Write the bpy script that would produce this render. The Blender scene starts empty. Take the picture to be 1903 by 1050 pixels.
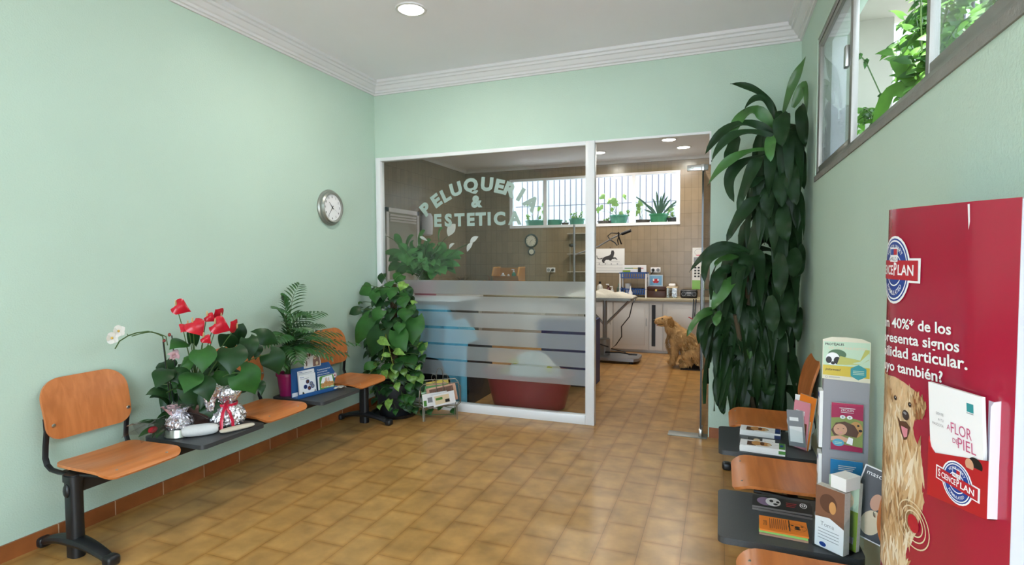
import bpy, bmesh, math, random
from mathutils import Vector, Matrix, Euler, geometry
random.seed(7)
SC = bpy.context.scene
COL = SC.collection
PI = math.pi
R = math.radians

# ------------------------------------------------------------------ camera, world, exposure
cam_d = bpy.data.cameras.new('camera'); cam = bpy.data.objects.new('camera', cam_d); COL.objects.link(cam)
cam_d.sensor_width = 36.0; cam_d.lens = 36.0 * 1019.0 / 1903.0; cam_d.clip_start = 0.02; cam_d.clip_end = 200
_yaw, _pit, _rol = R(20.8), R(2.48), R(-0.26)
cam.matrix_world = (Matrix.Translation((0, 0, 1.45)) @ Matrix.Rotation(_yaw, 4, 'Z')
                    @ Matrix.Rotation(PI / 2 - _pit, 4, 'X') @ Matrix.Rotation(_rol, 4, 'Z'))
SC.camera = cam

wd = bpy.data.worlds.new('sky'); SC.world = wd; wd.use_nodes = True
_bg = wd.node_tree.nodes['Background']
_bg.inputs['Color'].default_value = (0.72, 0.87, 1.0, 1); _bg.inputs['Strength'].default_value = 5.2

SC.view_settings.view_transform = 'Standard'; SC.view_settings.look = 'None'
SC.view_settings.exposure = 0.82; SC.view_settings.gamma = 1.0; SC.view_settings.use_curve_mapping = False

def light(name, kind, loc, rot, energy, color=(1, 1, 1), **kw):
    l = bpy.data.lights.new(name, kind); l.energy = energy; l.color = color
    for k, v in kw.items(): setattr(l, k, v)
    o = bpy.data.objects.new(name, l); o.location = loc; o.rotation_euler = rot; COL.objects.link(o)
    return o
# high sun in front of the building
light('sun', 'SUN', (-1, -4, 9), Vector((-.12, -.36, .93)).to_track_quat('Z', 'Y').to_euler(), 14.0, (1, .97, .95), angle=R(0.6))
# daylight through the shop front behind the camera and through the two windows
_p = light('shopfront_daylight', 'AREA', (-.75, -1.55, 1.32), (R(-90), 0, 0), 1.0, shape='RECTANGLE', size=2.3, size_y=2.6)
_p.data.cycles.is_portal = True
_p = light('salon_window_daylight', 'AREA', (-2.03, 9.2, 2.4), (R(90), 0, 0), 1.0, shape='RECTANGLE', size=2.8, size_y=.8)
_p.data.cycles.is_portal = True

_p = light('high_window_daylight', 'AREA', (.72, 2.1, 2.38), (0, R(90), 0), 1.0, shape='RECTANGLE', size=.84, size_y=3.6)
_p.data.cycles.is_portal = True

# ------------------------------------------------------------------ materials
def hexc(h):
    h = h.lstrip('#'); c = [int(h[i:i + 2], 16) / 255 for i in (0, 2, 4)]
    return tuple(x / 12.92 if x <= .04045 else ((x + .055) / 1.055) ** 2.4 for x in c) + (1,)
MATS = {}
def mat(name, col, rough=.5, metal=0.0, var=0.0, scale=8.0, bump=0.0, bscale=60.0, spec=.5, trans=0.0, coat=0.0):
    if name in MATS: return MATS[name]
    m = bpy.data.materials.new(name); m.use_nodes = True; nt = m.node_tree; N = nt.nodes; L = nt.links
    b = N['Principled BSDF']; c = hexc(col) if isinstance(col, str) else tuple(col) + (1,)
    b.inputs['Base Color'].default_value = c; b.inputs['Roughness'].default_value = rough
    b.inputs['Metallic'].default_value = metal; b.inputs['Specular IOR Level'].default_value = spec
    b.inputs['Coat Weight'].default_value = coat
    tc = N.new('ShaderNodeTexCoord')
    if var:
        n = N.new('ShaderNodeTexNoise'); n.inputs['Scale'].default_value = scale; n.inputs['Detail'].default_value = 4
        L.new(tc.outputs['Object'], n.inputs['Vector'])
        r = N.new('ShaderNodeValToRGB'); r.color_ramp.elements[0].position = .3; r.color_ramp.elements[1].position = .7
        r.color_ramp.elements[0].color = tuple(x * (1 - var) for x in c[:3]) + (1,)
        r.color_ramp.elements[1].color = tuple(min(1, x * (1 + var)) for x in c[:3]) + (1,)
        L.new(n.outputs['Fac'], r.inputs['Fac']); L.new(r.outputs['Color'], b.inputs['Base Color'])
    if bump:
        n = N.new('ShaderNodeTexNoise'); n.inputs['Scale'].default_value = bscale; n.inputs['Detail'].default_value = 3
        L.new(tc.outputs['Object'], n.inputs['Vector'])
        bp = N.new('ShaderNodeBump'); bp.inputs['Strength'].default_value = bump; bp.inputs['Distance'].default_value = .01
        L.new(n.outputs['Fac'], bp.inputs['Height']); L.new(bp.outputs['Normal'], b.inputs['Normal'])
    if trans:
        t = N.new('ShaderNodeBsdfTranslucent'); t.inputs['Color'].default_value = tuple(min(1, x * 1.6) for x in c[:3]) + (1,)
        mx = N.new('ShaderNodeMixShader'); mx.inputs['Fac'].default_value = trans
        L.new(b.outputs[0], mx.inputs[1]); L.new(t.outputs[0], mx.inputs[2])
        L.new(mx.outputs[0], N['Material Output'].inputs['Surface'])
    MATS[name] = m
    return m
def emis(name, col, s):
    m = bpy.data.materials.new(name); m.use_nodes = True; b = m.node_tree.nodes['Principled BSDF']
    b.inputs['Base Color'].default_value = hexc(col); b.inputs['Emission Color'].default_value = hexc(col)
    b.inputs['Emission Strength'].default_value = s
    MATS[name] = m; return m
def glass(name, tint=(.93, .96, .95), f0=1.45, rough=0.0, refl=1.0):
    m = bpy.data.materials.new(name); m.use_nodes = True; nt = m.node_tree; N = nt.nodes; L = nt.links
    N.remove(N['Principled BSDF'])
    t = N.new('ShaderNodeBsdfTransparent'); t.inputs['Color'].default_value = tint + (1,)
    g = N.new('ShaderNodeBsdfGlossy'); g.inputs['Roughness'].default_value = rough
    f = N.new('ShaderNodeFresnel'); ge = N.new('ShaderNodeNewGeometry'); mi = N.new('ShaderNodeMapRange')   # same reflection at both faces of the pane
    mi.inputs['To Min'].default_value = f0; mi.inputs['To Max'].default_value = 1 / f0
    L.new(ge.outputs['Backfacing'], mi.inputs['Value']); L.new(mi.outputs['Result'], f.inputs['IOR'])
    mu = N.new('ShaderNodeMath'); mu.operation = 'MULTIPLY'; mu.inputs[1].default_value = refl
    mx = N.new('ShaderNodeMixShader')
    L.new(f.outputs[0], mu.inputs[0]); L.new(mu.outputs[0], mx.inputs['Fac'])
    L.new(t.outputs[0], mx.inputs[1]); L.new(g.outputs[0], mx.inputs[2])
    L.new(mx.outputs[0], N['Material Output'].inputs['Surface'])
    MATS[name] = m; return m
def frosted(name, tint, refr=.5, rough=.35, white=.3):
    m = bpy.data.materials.new(name); m.use_nodes = True; nt = m.node_tree; N = nt.nodes; L = nt.links
    N.remove(N['Principled BSDF'])
    r = N.new('ShaderNodeBsdfRefraction'); r.inputs['Roughness'].default_value = rough; r.inputs['IOR'].default_value = 1.12
    r.inputs['Color'].default_value = tint + (1,)
    d = N.new('ShaderNodeBsdfDiffuse'); d.inputs['Color'].default_value = tint + (1,)
    tr = N.new('ShaderNodeBsdfTranslucent'); tr.inputs['Color'].default_value = tint + (1,)
    a = N.new('ShaderNodeMixShader'); a.inputs['Fac'].default_value = .35
    L.new(d.outputs[0], a.inputs[1]); L.new(tr.outputs[0], a.inputs[2])
    mx = N.new('ShaderNodeMixShader'); mx.inputs['Fac'].default_value = white
    L.new(r.outputs[0], mx.inputs[1]); L.new(a.outputs[0], mx.inputs[2])
    L.new(mx.outputs[0], N['Material Output'].inputs['Surface'])
    MATS[name] = m; return m
def tilemat(name, c1, c2, cm, bw, bh, mort, swap, rough, off=(0, 0, 0), offset=.5, mott=0.0, plane='XY', bump=.15, edge=None):
    """rectangular tiles laid by a brick pattern; swap runs the long side along the second axis"""
    m = bpy.data.materials.new(name); m.use_nodes = True; nt = m.node_tree; N = nt.nodes; L = nt.links
    b = N['Principled BSDF']; b.inputs['Roughness'].default_value = rough; b.inputs['Specular IOR Level'].default_value = .38
    g = N.new('ShaderNodeNewGeometry'); s = N.new('ShaderNodeSeparateXYZ'); c = N.new('ShaderNodeCombineXYZ')
    L.new(g.outputs['Position'], s.inputs[0])
    ax = {'X': 0, 'Y': 1, 'Z': 2}; a0, a1 = ax[plane[0]], ax[plane[1]]
    if swap: a0, a1 = a1, a0
    ad = []
    for k, a in ((0, a0), (1, a1)):
        q = N.new('ShaderNodeMath'); q.operation = 'ADD'; q.inputs[1].default_value = 40 * (bw if k == 0 else bh * 2) + off[k]
        L.new(s.outputs[a], q.inputs[0]); L.new(q.outputs[0], c.inputs[k])
    br = N.new('ShaderNodeTexBrick'); br.offset = offset; br.offset_frequency = 2; br.squash = 1
    br.inputs['Scale'].default_value = 1; br.inputs['Brick Width'].default_value = bw; br.inputs['Row Height'].default_value = bh
    br.inputs['Mortar Size'].default_value = mort; br.inputs['Mortar Smooth'].default_value = .3; br.inputs['Bias'].default_value = 0
    br.inputs['Color1'].default_value = hexc(c1); br.inputs['Color2'].default_value = hexc(c2); br.inputs['Mortar'].default_value = hexc(cm)
    L.new(c.outputs[0], br.inputs['Vector'])
    out = br.outputs['Color']
    if edge:   # kiln-darkened rim around each tile
        b2 = N.new('ShaderNodeTexBrick'); b2.offset = offset; b2.offset_frequency = 2; b2.squash = 1
        b2.inputs['Scale'].default_value = 1; b2.inputs['Brick Width'].default_value = bw; b2.inputs['Row Height'].default_value = bh
        b2.inputs['Mortar Size'].default_value = edge[1]; b2.inputs['Mortar Smooth'].default_value = 1.0
        L.new(c.outputs[0], b2.inputs['Vector'])
        mx = N.new('ShaderNodeMix'); mx.data_type = 'RGBA'; mx.blend_type = 'MULTIPLY'; mx.inputs['B'].default_value = hexc(edge[0])
        L.new(b2.outputs['Fac'], mx.inputs['Factor']); L.new(out, mx.inputs['A']); out = mx.outputs['Result']
    if mott:
        n = N.new('ShaderNodeTexNoise'); n.inputs['Scale'].default_value = 7; n.inputs['Detail'].default_value = 4
        L.new(g.outputs['Position'], n.inputs['Vector'])
        mr = N.new('ShaderNodeMapRange'); mr.inputs['From Min'].default_value = .3; mr.inputs['From Max'].default_value = .7
        mr.inputs['To Min'].default_value = 1 - mott; mr.inputs['To Max'].default_value = 1 + mott
        L.new(n.outputs['Fac'], mr.inputs['Value'])
        mx = N.new('ShaderNodeVectorMath'); mx.operation = 'SCALE'
        L.new(out, mx.inputs[0]); L.new(mr.outputs['Result'], mx.inputs['Scale']); out = mx.outputs[0]
    L.new(out, b.inputs['Base Color'])
    bp = N.new('ShaderNodeBump'); bp.inputs['Strength'].default_value = bump; bp.inputs['Distance'].default_value = .004; bp.invert = True
    L.new(br.outputs['Fac'], bp.inputs['Height']); L.new(bp.outputs['Normal'], b.inputs['Normal'])
    MATS[name] = m; return m
def woodmat(name, c1, c2, rough=.35, axis='Y', sc=9):
    m = bpy.data.materials.new(name); m.use_nodes = True; nt = m.node_tree; N = nt.nodes; L = nt.links
    b = N['Principled BSDF']; b.inputs['Roughness'].default_value = rough
    tc = N.new('ShaderNodeTexCoord'); mp = N.new('ShaderNodeMapping')
    k = {'X': (.08, 1, 1), 'Y': (1, .08, 1), 'Z': (1, 1, .08)}[axis]
    mp.inputs['Scale'].default_value = tuple(x * sc for x in k)
    L.new(tc.outputs['Object'], mp.inputs['Vector'])
    n = N.new('ShaderNodeTexNoise'); n.inputs['Scale'].default_value = 4; n.inputs['Detail'].default_value = 6; n.inputs['Distortion'].default_value = .6
    L.new(mp.outputs[0], n.inputs['Vector'])
    r = N.new('ShaderNodeValToRGB'); r.color_ramp.elements[0].position = .35; r.color_ramp.elements[1].position = .65
    r.color_ramp.elements[0].color = hexc(c1); r.color_ramp.elements[1].color = hexc(c2)
    L.new(n.outputs['Fac'], r.inputs['Fac']); L.new(r.outputs['Color'], b.inputs['Base Color'])
    MATS[name] = m; return m

# ------------------------------------------------------------------ mesh helpers
class MB:
    def __init__(s): s.v = []; s.f = []; s.k = []; s.mats = []
    def mi(s, m):
        if m not in s.mats: s.mats.append(m)
        return s.mats.index(m)
    def add(s, vs, fs, m):
        o = len(s.v); s.v += [tuple(x) for x in vs]; k = s.mi(m)
        for f in fs: s.f.append(tuple(i + o for i in f)); s.k.append(k)
        return s
    def box(s, c, d, m, bev=0.0, rot=None, seg=2):
        if not bev:
            x, y, z = d[0] / 2, d[1] / 2, d[2] / 2
            vs = [Vector((a * x, b * y, e * z)) for a in (-1, 1) for b in (-1, 1) for e in (-1, 1)]
            fs = [(0, 1, 3, 2), (4, 6, 7, 5), (0, 4, 5, 1), (2, 3, 7, 6), (0, 2, 6, 4), (1, 5, 7, 3)]
        else:
            bm = bmesh.new(); bmesh.ops.create_cube(bm, size=1)
            bmesh.ops.scale(bm, vec=d, verts=bm.verts)
            bmesh.ops.bevel(bm, geom=bm.edges[:], offset=bev, segments=seg, profile=.5, affect='EDGES')
            vs = [v.co.copy() for v in bm.verts]; bm.verts.index_update()
            fs = [tuple(v.index for v in f.verts) for f in bm.faces]; bm.free()
        M = Euler(rot).to_matrix() if rot else None
        return s.add([(M @ v if M else v) + Vector(c) for v in vs], fs, m)
    def b2(s, lo, hi, m, bev=0.0):
        return s.box([(a + b) / 2 for a, b in zip(lo, hi)], [abs(b - a) for a, b in zip(lo, hi)], m, bev)
    def tube(s, pts, r, m, n=8, cap=True, closed=False, flat=None):
        P = [Vector(p) for p in pts]; L_ = len(P); rr = r if isinstance(r, (list, tuple)) else [r] * L_
        up = None; vs = []
        for i, p in enumerate(P):
            if closed: t = (P[(i + 1) % L_] - P[i - 1])
            else: t = (P[min(i + 1, L_ - 1)] - P[max(i - 1, 0)])
            if t.length < 1e-9: t = Vector((0, 0, 1))
            t.normalize()
            if up is None:
                up = Vector((0, 0, 1)) if abs(t.z) < .95 else Vector((1, 0, 0))
            a = t.cross(up); a.normalize(); b = a.cross(t); b.normalize(); up = b
            for k in range(n):
                w = 2 * PI * k / n
                fa, fb = flat if flat else (1, 1)
                vs.append(p + a * (math.cos(w) * rr[i] * fa) + b * (math.sin(w) * rr[i] * fb))
        fs = []
        for i in range(L_ if closed else L_ - 1):
            j = (i + 1) % L_
            for k in range(n):
                q = (k + 1) % n
                fs.append((i * n + k, i * n + q, j * n + q, j * n + k))
        if cap and not closed: fs += [tuple(range(n))[::-1], tuple(range((L_ - 1) * n, L_ * n))]
        return s.add(vs, fs, m)
    def lathe(s, prof, m, c=(0, 0, 0), n=28, sx=1.0, sy=1.0, axis=None, cap=True):
        vs = []; fs = []; rows = len(prof)
        M = Vector((0, 0, 1)).rotation_difference(Vector(axis)).to_matrix() if axis else None
        for r, z in prof:
            for k in range(n):
                w = 2 * PI * k / n; v = Vector((r * math.cos(w) * sx, r * math.sin(w) * sy, z))
                vs.append((M @ v if M else v) + Vector(c))
        for i in range(rows - 1):
            for k in range(n):
                q = (k + 1) % n; fs.append((i * n + k, i * n + q, (i + 1) * n + q, (i + 1) * n + k))
        if cap and prof[0][0] > 1e-6: fs.append(tuple(range(n))[::-1])
        if cap and prof[-1][0] > 1e-6: fs.append(tuple(range((rows - 1) * n, rows * n)))
        return s.add(vs, fs, m)
    def ball(s, c, r, m, n=12, rot=None):
        if not isinstance(r, (list, tuple)): r = (r, r, r)
        M = Euler(rot).to_matrix() if rot else None; vs = []; fs = []; h = n // 2
        for i in range(h + 1):
            a = PI * i / h
            for k in range(n):
                w = 2 * PI * k / n
                v = Vector((r[0] * math.sin(a) * math.cos(w), r[1] * math.sin(a) * math.sin(w), r[2] * math.cos(a)))
                vs.append((M @ v if M else v) + Vector(c))
        for i in range(h):
            for k in range(n):
                q = (k + 1) % n; fs.append((i * n + k, (i + 1) * n + k, (i + 1) * n + q, i * n + q))
        return s.add(vs, fs, m)
    def grid(s, P, nu, nv, m, wrap=False):
        vs = [P(i / nu, j / nv) for j in range(nv + 1) for i in range(nu + 1)]
        fs = [(j * (nu + 1) + i, j * (nu + 1) + i + 1, (j + 1) * (nu + 1) + i + 1, (j + 1) * (nu + 1) + i) for j in range(nv) for i in range(nu)]
        return s.add(vs, fs, m)
    def sheet(s, P, nu, nv, th, m):
        """a solid plate of thickness th over the surface P(u,v)"""
        e = 1e-3; top = []; bot = []
        for j in range(nv + 1):
            for i in range(nu + 1):
                u, v = i / nu, j / nv; p = Vector(P(u, v))
                u2, v2 = min(max(u, .06), .94), min(max(v, .06), .94)
                du = Vector(P(u2 + e, v2)) - Vector(P(u2 - e, v2)); dv = Vector(P(u2, v2 + e)) - Vector(P(u2, v2 - e)); n = du.cross(dv)
                n.normalize(); top.append(p); bot.append(p - n * th)
        K = len(top); W = nu + 1; fs = []
        for j in range(nv):
            for i in range(nu):
                a, b, c, d = j * W + i, j * W + i + 1, (j + 1) * W + i + 1, (j + 1) * W + i
                fs += [(a, b, c, d), (a + K, d + K, c + K, b + K)]
        rim = [i for i in range(W)] + [j * W + nu for j in range(1, nv + 1)] + [nv * W + i for i in range(nu - 1, -1, -1)] + [j * W for j in range(nv - 1, 0, -1)]
        for a, b in zip(rim, rim[1:] + rim[:1]): fs.append((a, a + K, b + K, b))
        return s.add(top + bot, fs, m)
    def prism(s, poly, m, M, h):
        """2-D outline extruded by h; M maps (x, y, z) to place"""
        n = len(poly); tri = geometry.tessellate_polygon([[Vector((x, y, 0)) for x, y in poly]])
        vs = [M(x, y, 0) for x, y in poly] + [M(x, y, h) for x, y in poly]
        fs = [tuple(t) for t in tri] + [tuple(i + n for i in t[::-1]) for t in tri]
        fs += [(i, (i + 1) % n, (i + 1) % n + n, i + n) for i in range(n)]
        return s.add(vs, fs, m)
    def leaf(s, a, m_, b, w, mt, kind='lance', N=(0, -.6, .8), fold=.12, nl=8, wave=0.0, ph=0.0):
        a, m_, b = Vector(a), Vector(m_), Vector(b); c = 2 * m_ - (a + b) / 2; N = Vector(N); vs = []; Ln = (b - a).length
        for i in range(nl + 1):
            t = i / nl
            p = a * (1 - t) ** 2 + c * (2 * t * (1 - t)) + b * t * t
            T = (c - a) * (2 * (1 - t)) + (b - c) * (2 * t)
            if T.length < 1e-9: T = b - a
            T.normalize(); S_ = T.cross(N)
            if S_.length < 1e-4: S_ = T.cross(Vector((1, .3, .2)))
            S_.normalize(); n = S_.cross(T)
            back = 0.0
            if kind == 'strap': h = max(.12 if i == 0 else 0, math.sin(PI * min(1, t * .96 + .04)) ** .55)
            elif kind == 'heart':
                h = math.sin(PI * (.2 + .8 * t ** .9)) ** 1.15 * 1.04 if t < 1 else 0; back = .26 * max(0, 1 - t / .32)
            else: h = math.sin(PI * (t * .98 + .02)) ** .8 if t < 1 else 0
            if i == nl: h = 0.0
            h *= w / 2; wv = wave * math.sin(t * 9 + ph)
            for q in (-1, -.5, 0, .5, 1):
                vs.append(p + S_ * (q * h) - T * (back * Ln * q * q) + n * (fold * h * (abs(q) if kind != 'heart' else -q * q) + wv * w * q * abs(q)))
        fs = [(i * 5 + k, i * 5 + k + 1, (i + 1) * 5 + k + 1, (i + 1) * 5 + k) for i in range(nl) for k in range(4)]
        return s.add(vs, fs, mt)
    def clamp(s, x0=None, x1=None, y1=None, z0=None):
        w = .06      # eases towards the limit instead of flattening against it
        up = lambda a, L: L - w * math.exp(-(a - L + w) / w) if L is not None and a > L - w else a
        dn = lambda a, L: L + w * math.exp((a - L - w) / w) if L is not None and a < L + w else a
        s.v = [(dn(up(v[0], x1), x0), up(v[1], y1), max(v[2], z0 if z0 is not None else -9e9)) for v in s.v]
        return s
    def build(s, name, parent=None, smooth=35, loc=None):
        me = bpy.data.meshes.new(name); me.from_pydata([tuple(v) for v in s.v], [], s.f)
        for m in s.mats: me.materials.append(m)
        me.polygons.foreach_set('material_index', s.k)
        if smooth:
            me.polygons.foreach_set('use_smooth', [True] * len(s.f)); me.set_sharp_from_angle(angle=R(smooth))
        me.update()
        o = bpy.data.objects.new(name, me); COL.objects.link(o)
        if parent: o.parent = parent
        if loc: o.location = loc
        return o
def tag(o, label=None, cat=None, group=None, kind=None):
    if label: o['label'] = label
    if cat: o['category'] = cat
    if group: o['group'] = group
    if kind: o['kind'] = kind
    return o
def thing(name, label, cat, loc=(0, 0, 0), rz=0.0, group=None, rot=None):
    o = bpy.data.objects.new(name, None); o.empty_display_size = .05; COL.objects.link(o)
    o.location = loc; o.rotation_euler = rot if rot else (0, 0, rz)
    return tag(o, label, cat, group)
def struct(o, label=None): o['kind'] = 'structure'; return tag(o, label)
def copy_tree(o, parent=None):
    c = o.copy(); COL.objects.link(c); c.parent = parent
    for ch in list(o.children): copy_tree(ch, c)
    return c

# ------------------------------------------------------------------ printed matter
_TXT = {}
def text_geo(t, bold=.0):
    if (t, bold) not in _TXT:
        cu = bpy.data.curves.new('t', 'FONT'); cu.body = t; cu.size = 1; cu.offset = bold; cu.resolution_u = 3; cu.fill_mode = 'FRONT'
        o = bpy.data.objects.new('t', cu); COL.objects.link(o); bpy.context.view_layer.update()
        me = bpy.data.meshes.new_from_object(o.evaluated_get(bpy.context.evaluated_depsgraph_get()))
        _TXT[(t, bold)] = ([v.co.copy() for v in me.vertices], [tuple(p.vertices) for p in me.polygons])
        bpy.data.objects.remove(o); bpy.data.curves.remove(cu); bpy.data.meshes.remove(me)
    return _TXT[(t, bold)]
_cap = {}
class Print(MB):
    """flat printed shapes laid on a surface f(x, y, height)"""
    def __init__(s, f, step=2e-4, maxe=None): super().__init__(); s.F = f; s.n = 0; s.step = step; s.maxe = maxe
    def _put(s, vs, fs, m, lay):
        if lay is None: s.n += 1; lay = s.n
        if s.maxe:
            V = [tuple(v) for v in vs]; T = []
            st = [tuple(f) for f in fs]; tri = []
            for f in st:
                for i in range(1, len(f) - 1): tri.append((f[0], f[i], f[i + 1]))
            while tri:
                a, b, c = tri.pop(); P = [V[a], V[b], V[c]]
                d = [math.dist(P[0], P[1]), math.dist(P[1], P[2]), math.dist(P[2], P[0])]
                k = d.index(max(d))
                if d[k] > s.maxe:
                    i, j, l = [(a, b, c), (b, c, a), (c, a, b)][k]
                    V.append(((V[i][0] + V[j][0]) / 2, (V[i][1] + V[j][1]) / 2)); q = len(V) - 1
                    tri += [(i, q, l), (q, j, l)]
                else: T.append((a, b, c))
            vs, fs = V, T
        s.add([s.F(v[0], v[1], lay * s.step) for v in vs], fs, m)
    def poly(s, pts, m, lay=None):
        tri = geometry.tessellate_polygon([[Vector((x, y, 0)) for x, y in pts]])
        s._put(pts, [tuple(t) for t in tri], m, lay); return s
    def rect(s, x0, y0, x1, y1, m, lay=None): return s.poly([(x0, y0), (x1, y0), (x1, y1), (x0, y1)], m, lay)
    def ell(s, cx, cy, rx, ry, m, lay=None, n=28, rot=0.0):
        c, q = math.cos(rot), math.sin(rot)
        return s.poly([(cx + rx * math.cos(w) * c - ry * math.sin(w) * q, cy + rx * math.cos(w) * q + ry * math.sin(w) * c) for w in [2 * PI * k / n for k in range(n)]], m, lay)
    def ring(s, cx, cy, rx, ry, th, m, lay=None, n=36):
        vs = []; fs = []
        for k in range(n):
            w = 2 * PI * k / n; c, q = math.cos(w), math.sin(w)
            vs += [(cx + rx * c, cy + ry * q), (cx + (rx - th) * c, cy + (ry - th) * q)]
            j = (k + 1) % n; fs.append((2 * k, 2 * k + 1, 2 * j + 1, 2 * j))
        s._put(vs, fs, m, lay); return s
    def text(s, t, x, y, h, m, lay=None, align='L', rot=0.0, bold=.0, sx=1.0, width=None):
        if bold not in _cap: _cap[bold] = max(v.y for v in text_geo('H', bold)[0])
        vs, fs = text_geo(t, bold)
        if not vs: return s
        k = h / _cap[bold]; x0 = min(v.x for v in vs); x1 = max(v.x for v in vs)
        if width: sx = width / ((x1 - x0) * k)
        ox = {'L': -x0, 'C': -(x0 + x1) / 2, 'R': -x1}[align]; c, q = math.cos(rot), math.sin(rot)
        P = [((v.x + ox) * k * sx, v.y * k) for v in vs]
        s._put([(x + a * c - b * q, y + a * q + b * c) for a, b in P], fs, m, lay); return s
    def arc(s, t, cx, cy, r, a0, a1, h, m, lay=None, bold=.0, sx=1.0, inside=False, ry=None):
        """letters spread along an arc from angle a0 to a1 (degrees)"""
        if lay is None: s.n += 1; lay = s.n
        n = len(t); ry = ry or r
        for i, ch in enumerate(t):
            if ch == ' ': continue
            w = R(a0 + (a1 - a0) * (i / (n - 1) if n > 1 else .5))
            s.text(ch, cx + r * math.cos(w), cy + ry * math.sin(w), h, m, lay, 'C', w - PI / 2 if not inside else w + PI / 2, bold, sx)
        return s
def plane_map(o, x, y, n):
    """surface map with origin o, in-plane axes x and y, outward normal n"""
    o, x, y, n = Vector(o), Vector(x).normalized(), Vector(y).normalized(), Vector(n).normalized()
    return lambda a, b, h: o + x * a + y * b + n * h

ANTH=[
([-2.82, 2.327, 0.94], [-2.77, 2.285, 0.799], 0.143) ,([-2.74, 2.462, 0.932], [-2.69, 2.401, 0.773], 0.175) ,([-2.78, 2.623, 0.967], [-2.73, 2.582, 0.817], 0.112) ,([-2.85, 2.298, 0.804], [-2.8, 2.189, 0.703], 0.127) ,([-2.8, 2.295, 0.76], [-2.75, 2.302, 0.629], 0.124) ,([-2.98, 2.233, 0.829], [-2.93, 2.117, 0.734], 0.115) ,([-2.74, 2.511, 0.77], [-2.69, 2.584, 0.615], 0.198) ,([-2.78, 2.79, 0.841], [-2.73, 2.824, 0.685], 0.16) ,([-2.85, 2.756, 0.956], [-2.8, 2.896, 0.873], 0.121) ,([-3.0, 2.371, 0.964], [-2.95, 2.223, 0.936], 0.095) ,([-3.0, 2.415, 0.939], [-2.95, 2.368, 1.047], 0.07) ,([-3.05, 2.766, 0.9], [-3.0, 2.796, 1.024], 0.098) ,([-2.88, 2.496, 0.777], [-2.83, 2.469, 0.639], 0.15) ,([-2.86, 2.4, 0.608], [-2.81, 2.394, 0.484], 0.146) ,([-2.95, 2.205, 0.691], [-2.9, 2.04, 0.721], 0.065) ,([-2.9, 2.265, 0.872], [-2.85, 2.27, 0.814], 0.092) ,([-2.8, 2.717, 0.662], [-2.75, 2.689, 0.571], 0.066) ,([-2.9, 2.802, 0.877], [-2.85, 2.745, 0.79], 0.079) ,([-3.05, 2.301, 0.723], [-3.0, 2.385, 0.636], 0.101) ,([-3.0, 2.649, 0.885], [-2.95, 2.631, 0.977], 0.123) ,([-2.95, 2.538, 0.867], [-2.9, 2.46, 0.773], 0.109) ,([-3.05, 2.35, 0.766], [-3.0, 2.28, 0.695], 0.092) ,([-2.9, 2.667, 0.655], [-2.85, 2.529, 0.596], 0.133) ,([-2.95, 2.522, 0.702], [-2.9, 2.435, 0.641], 0.12) ,]
SPATHE = [([-3.0, 2.349, 1.168], 0.098), ([-2.9, 2.519, 1.114], 0.089), ([-2.88, 2.441, 1.1], 0.064), ([-2.95, 2.327, 1.052], 0.074), ([-2.88, 2.346, 1.053], 0.106), ([-2.82, 2.465, 1.05], 0.112), ([-2.8, 2.542, 1.046], 0.084), ([-2.85, 2.385, 0.978], 0.059)]
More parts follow.
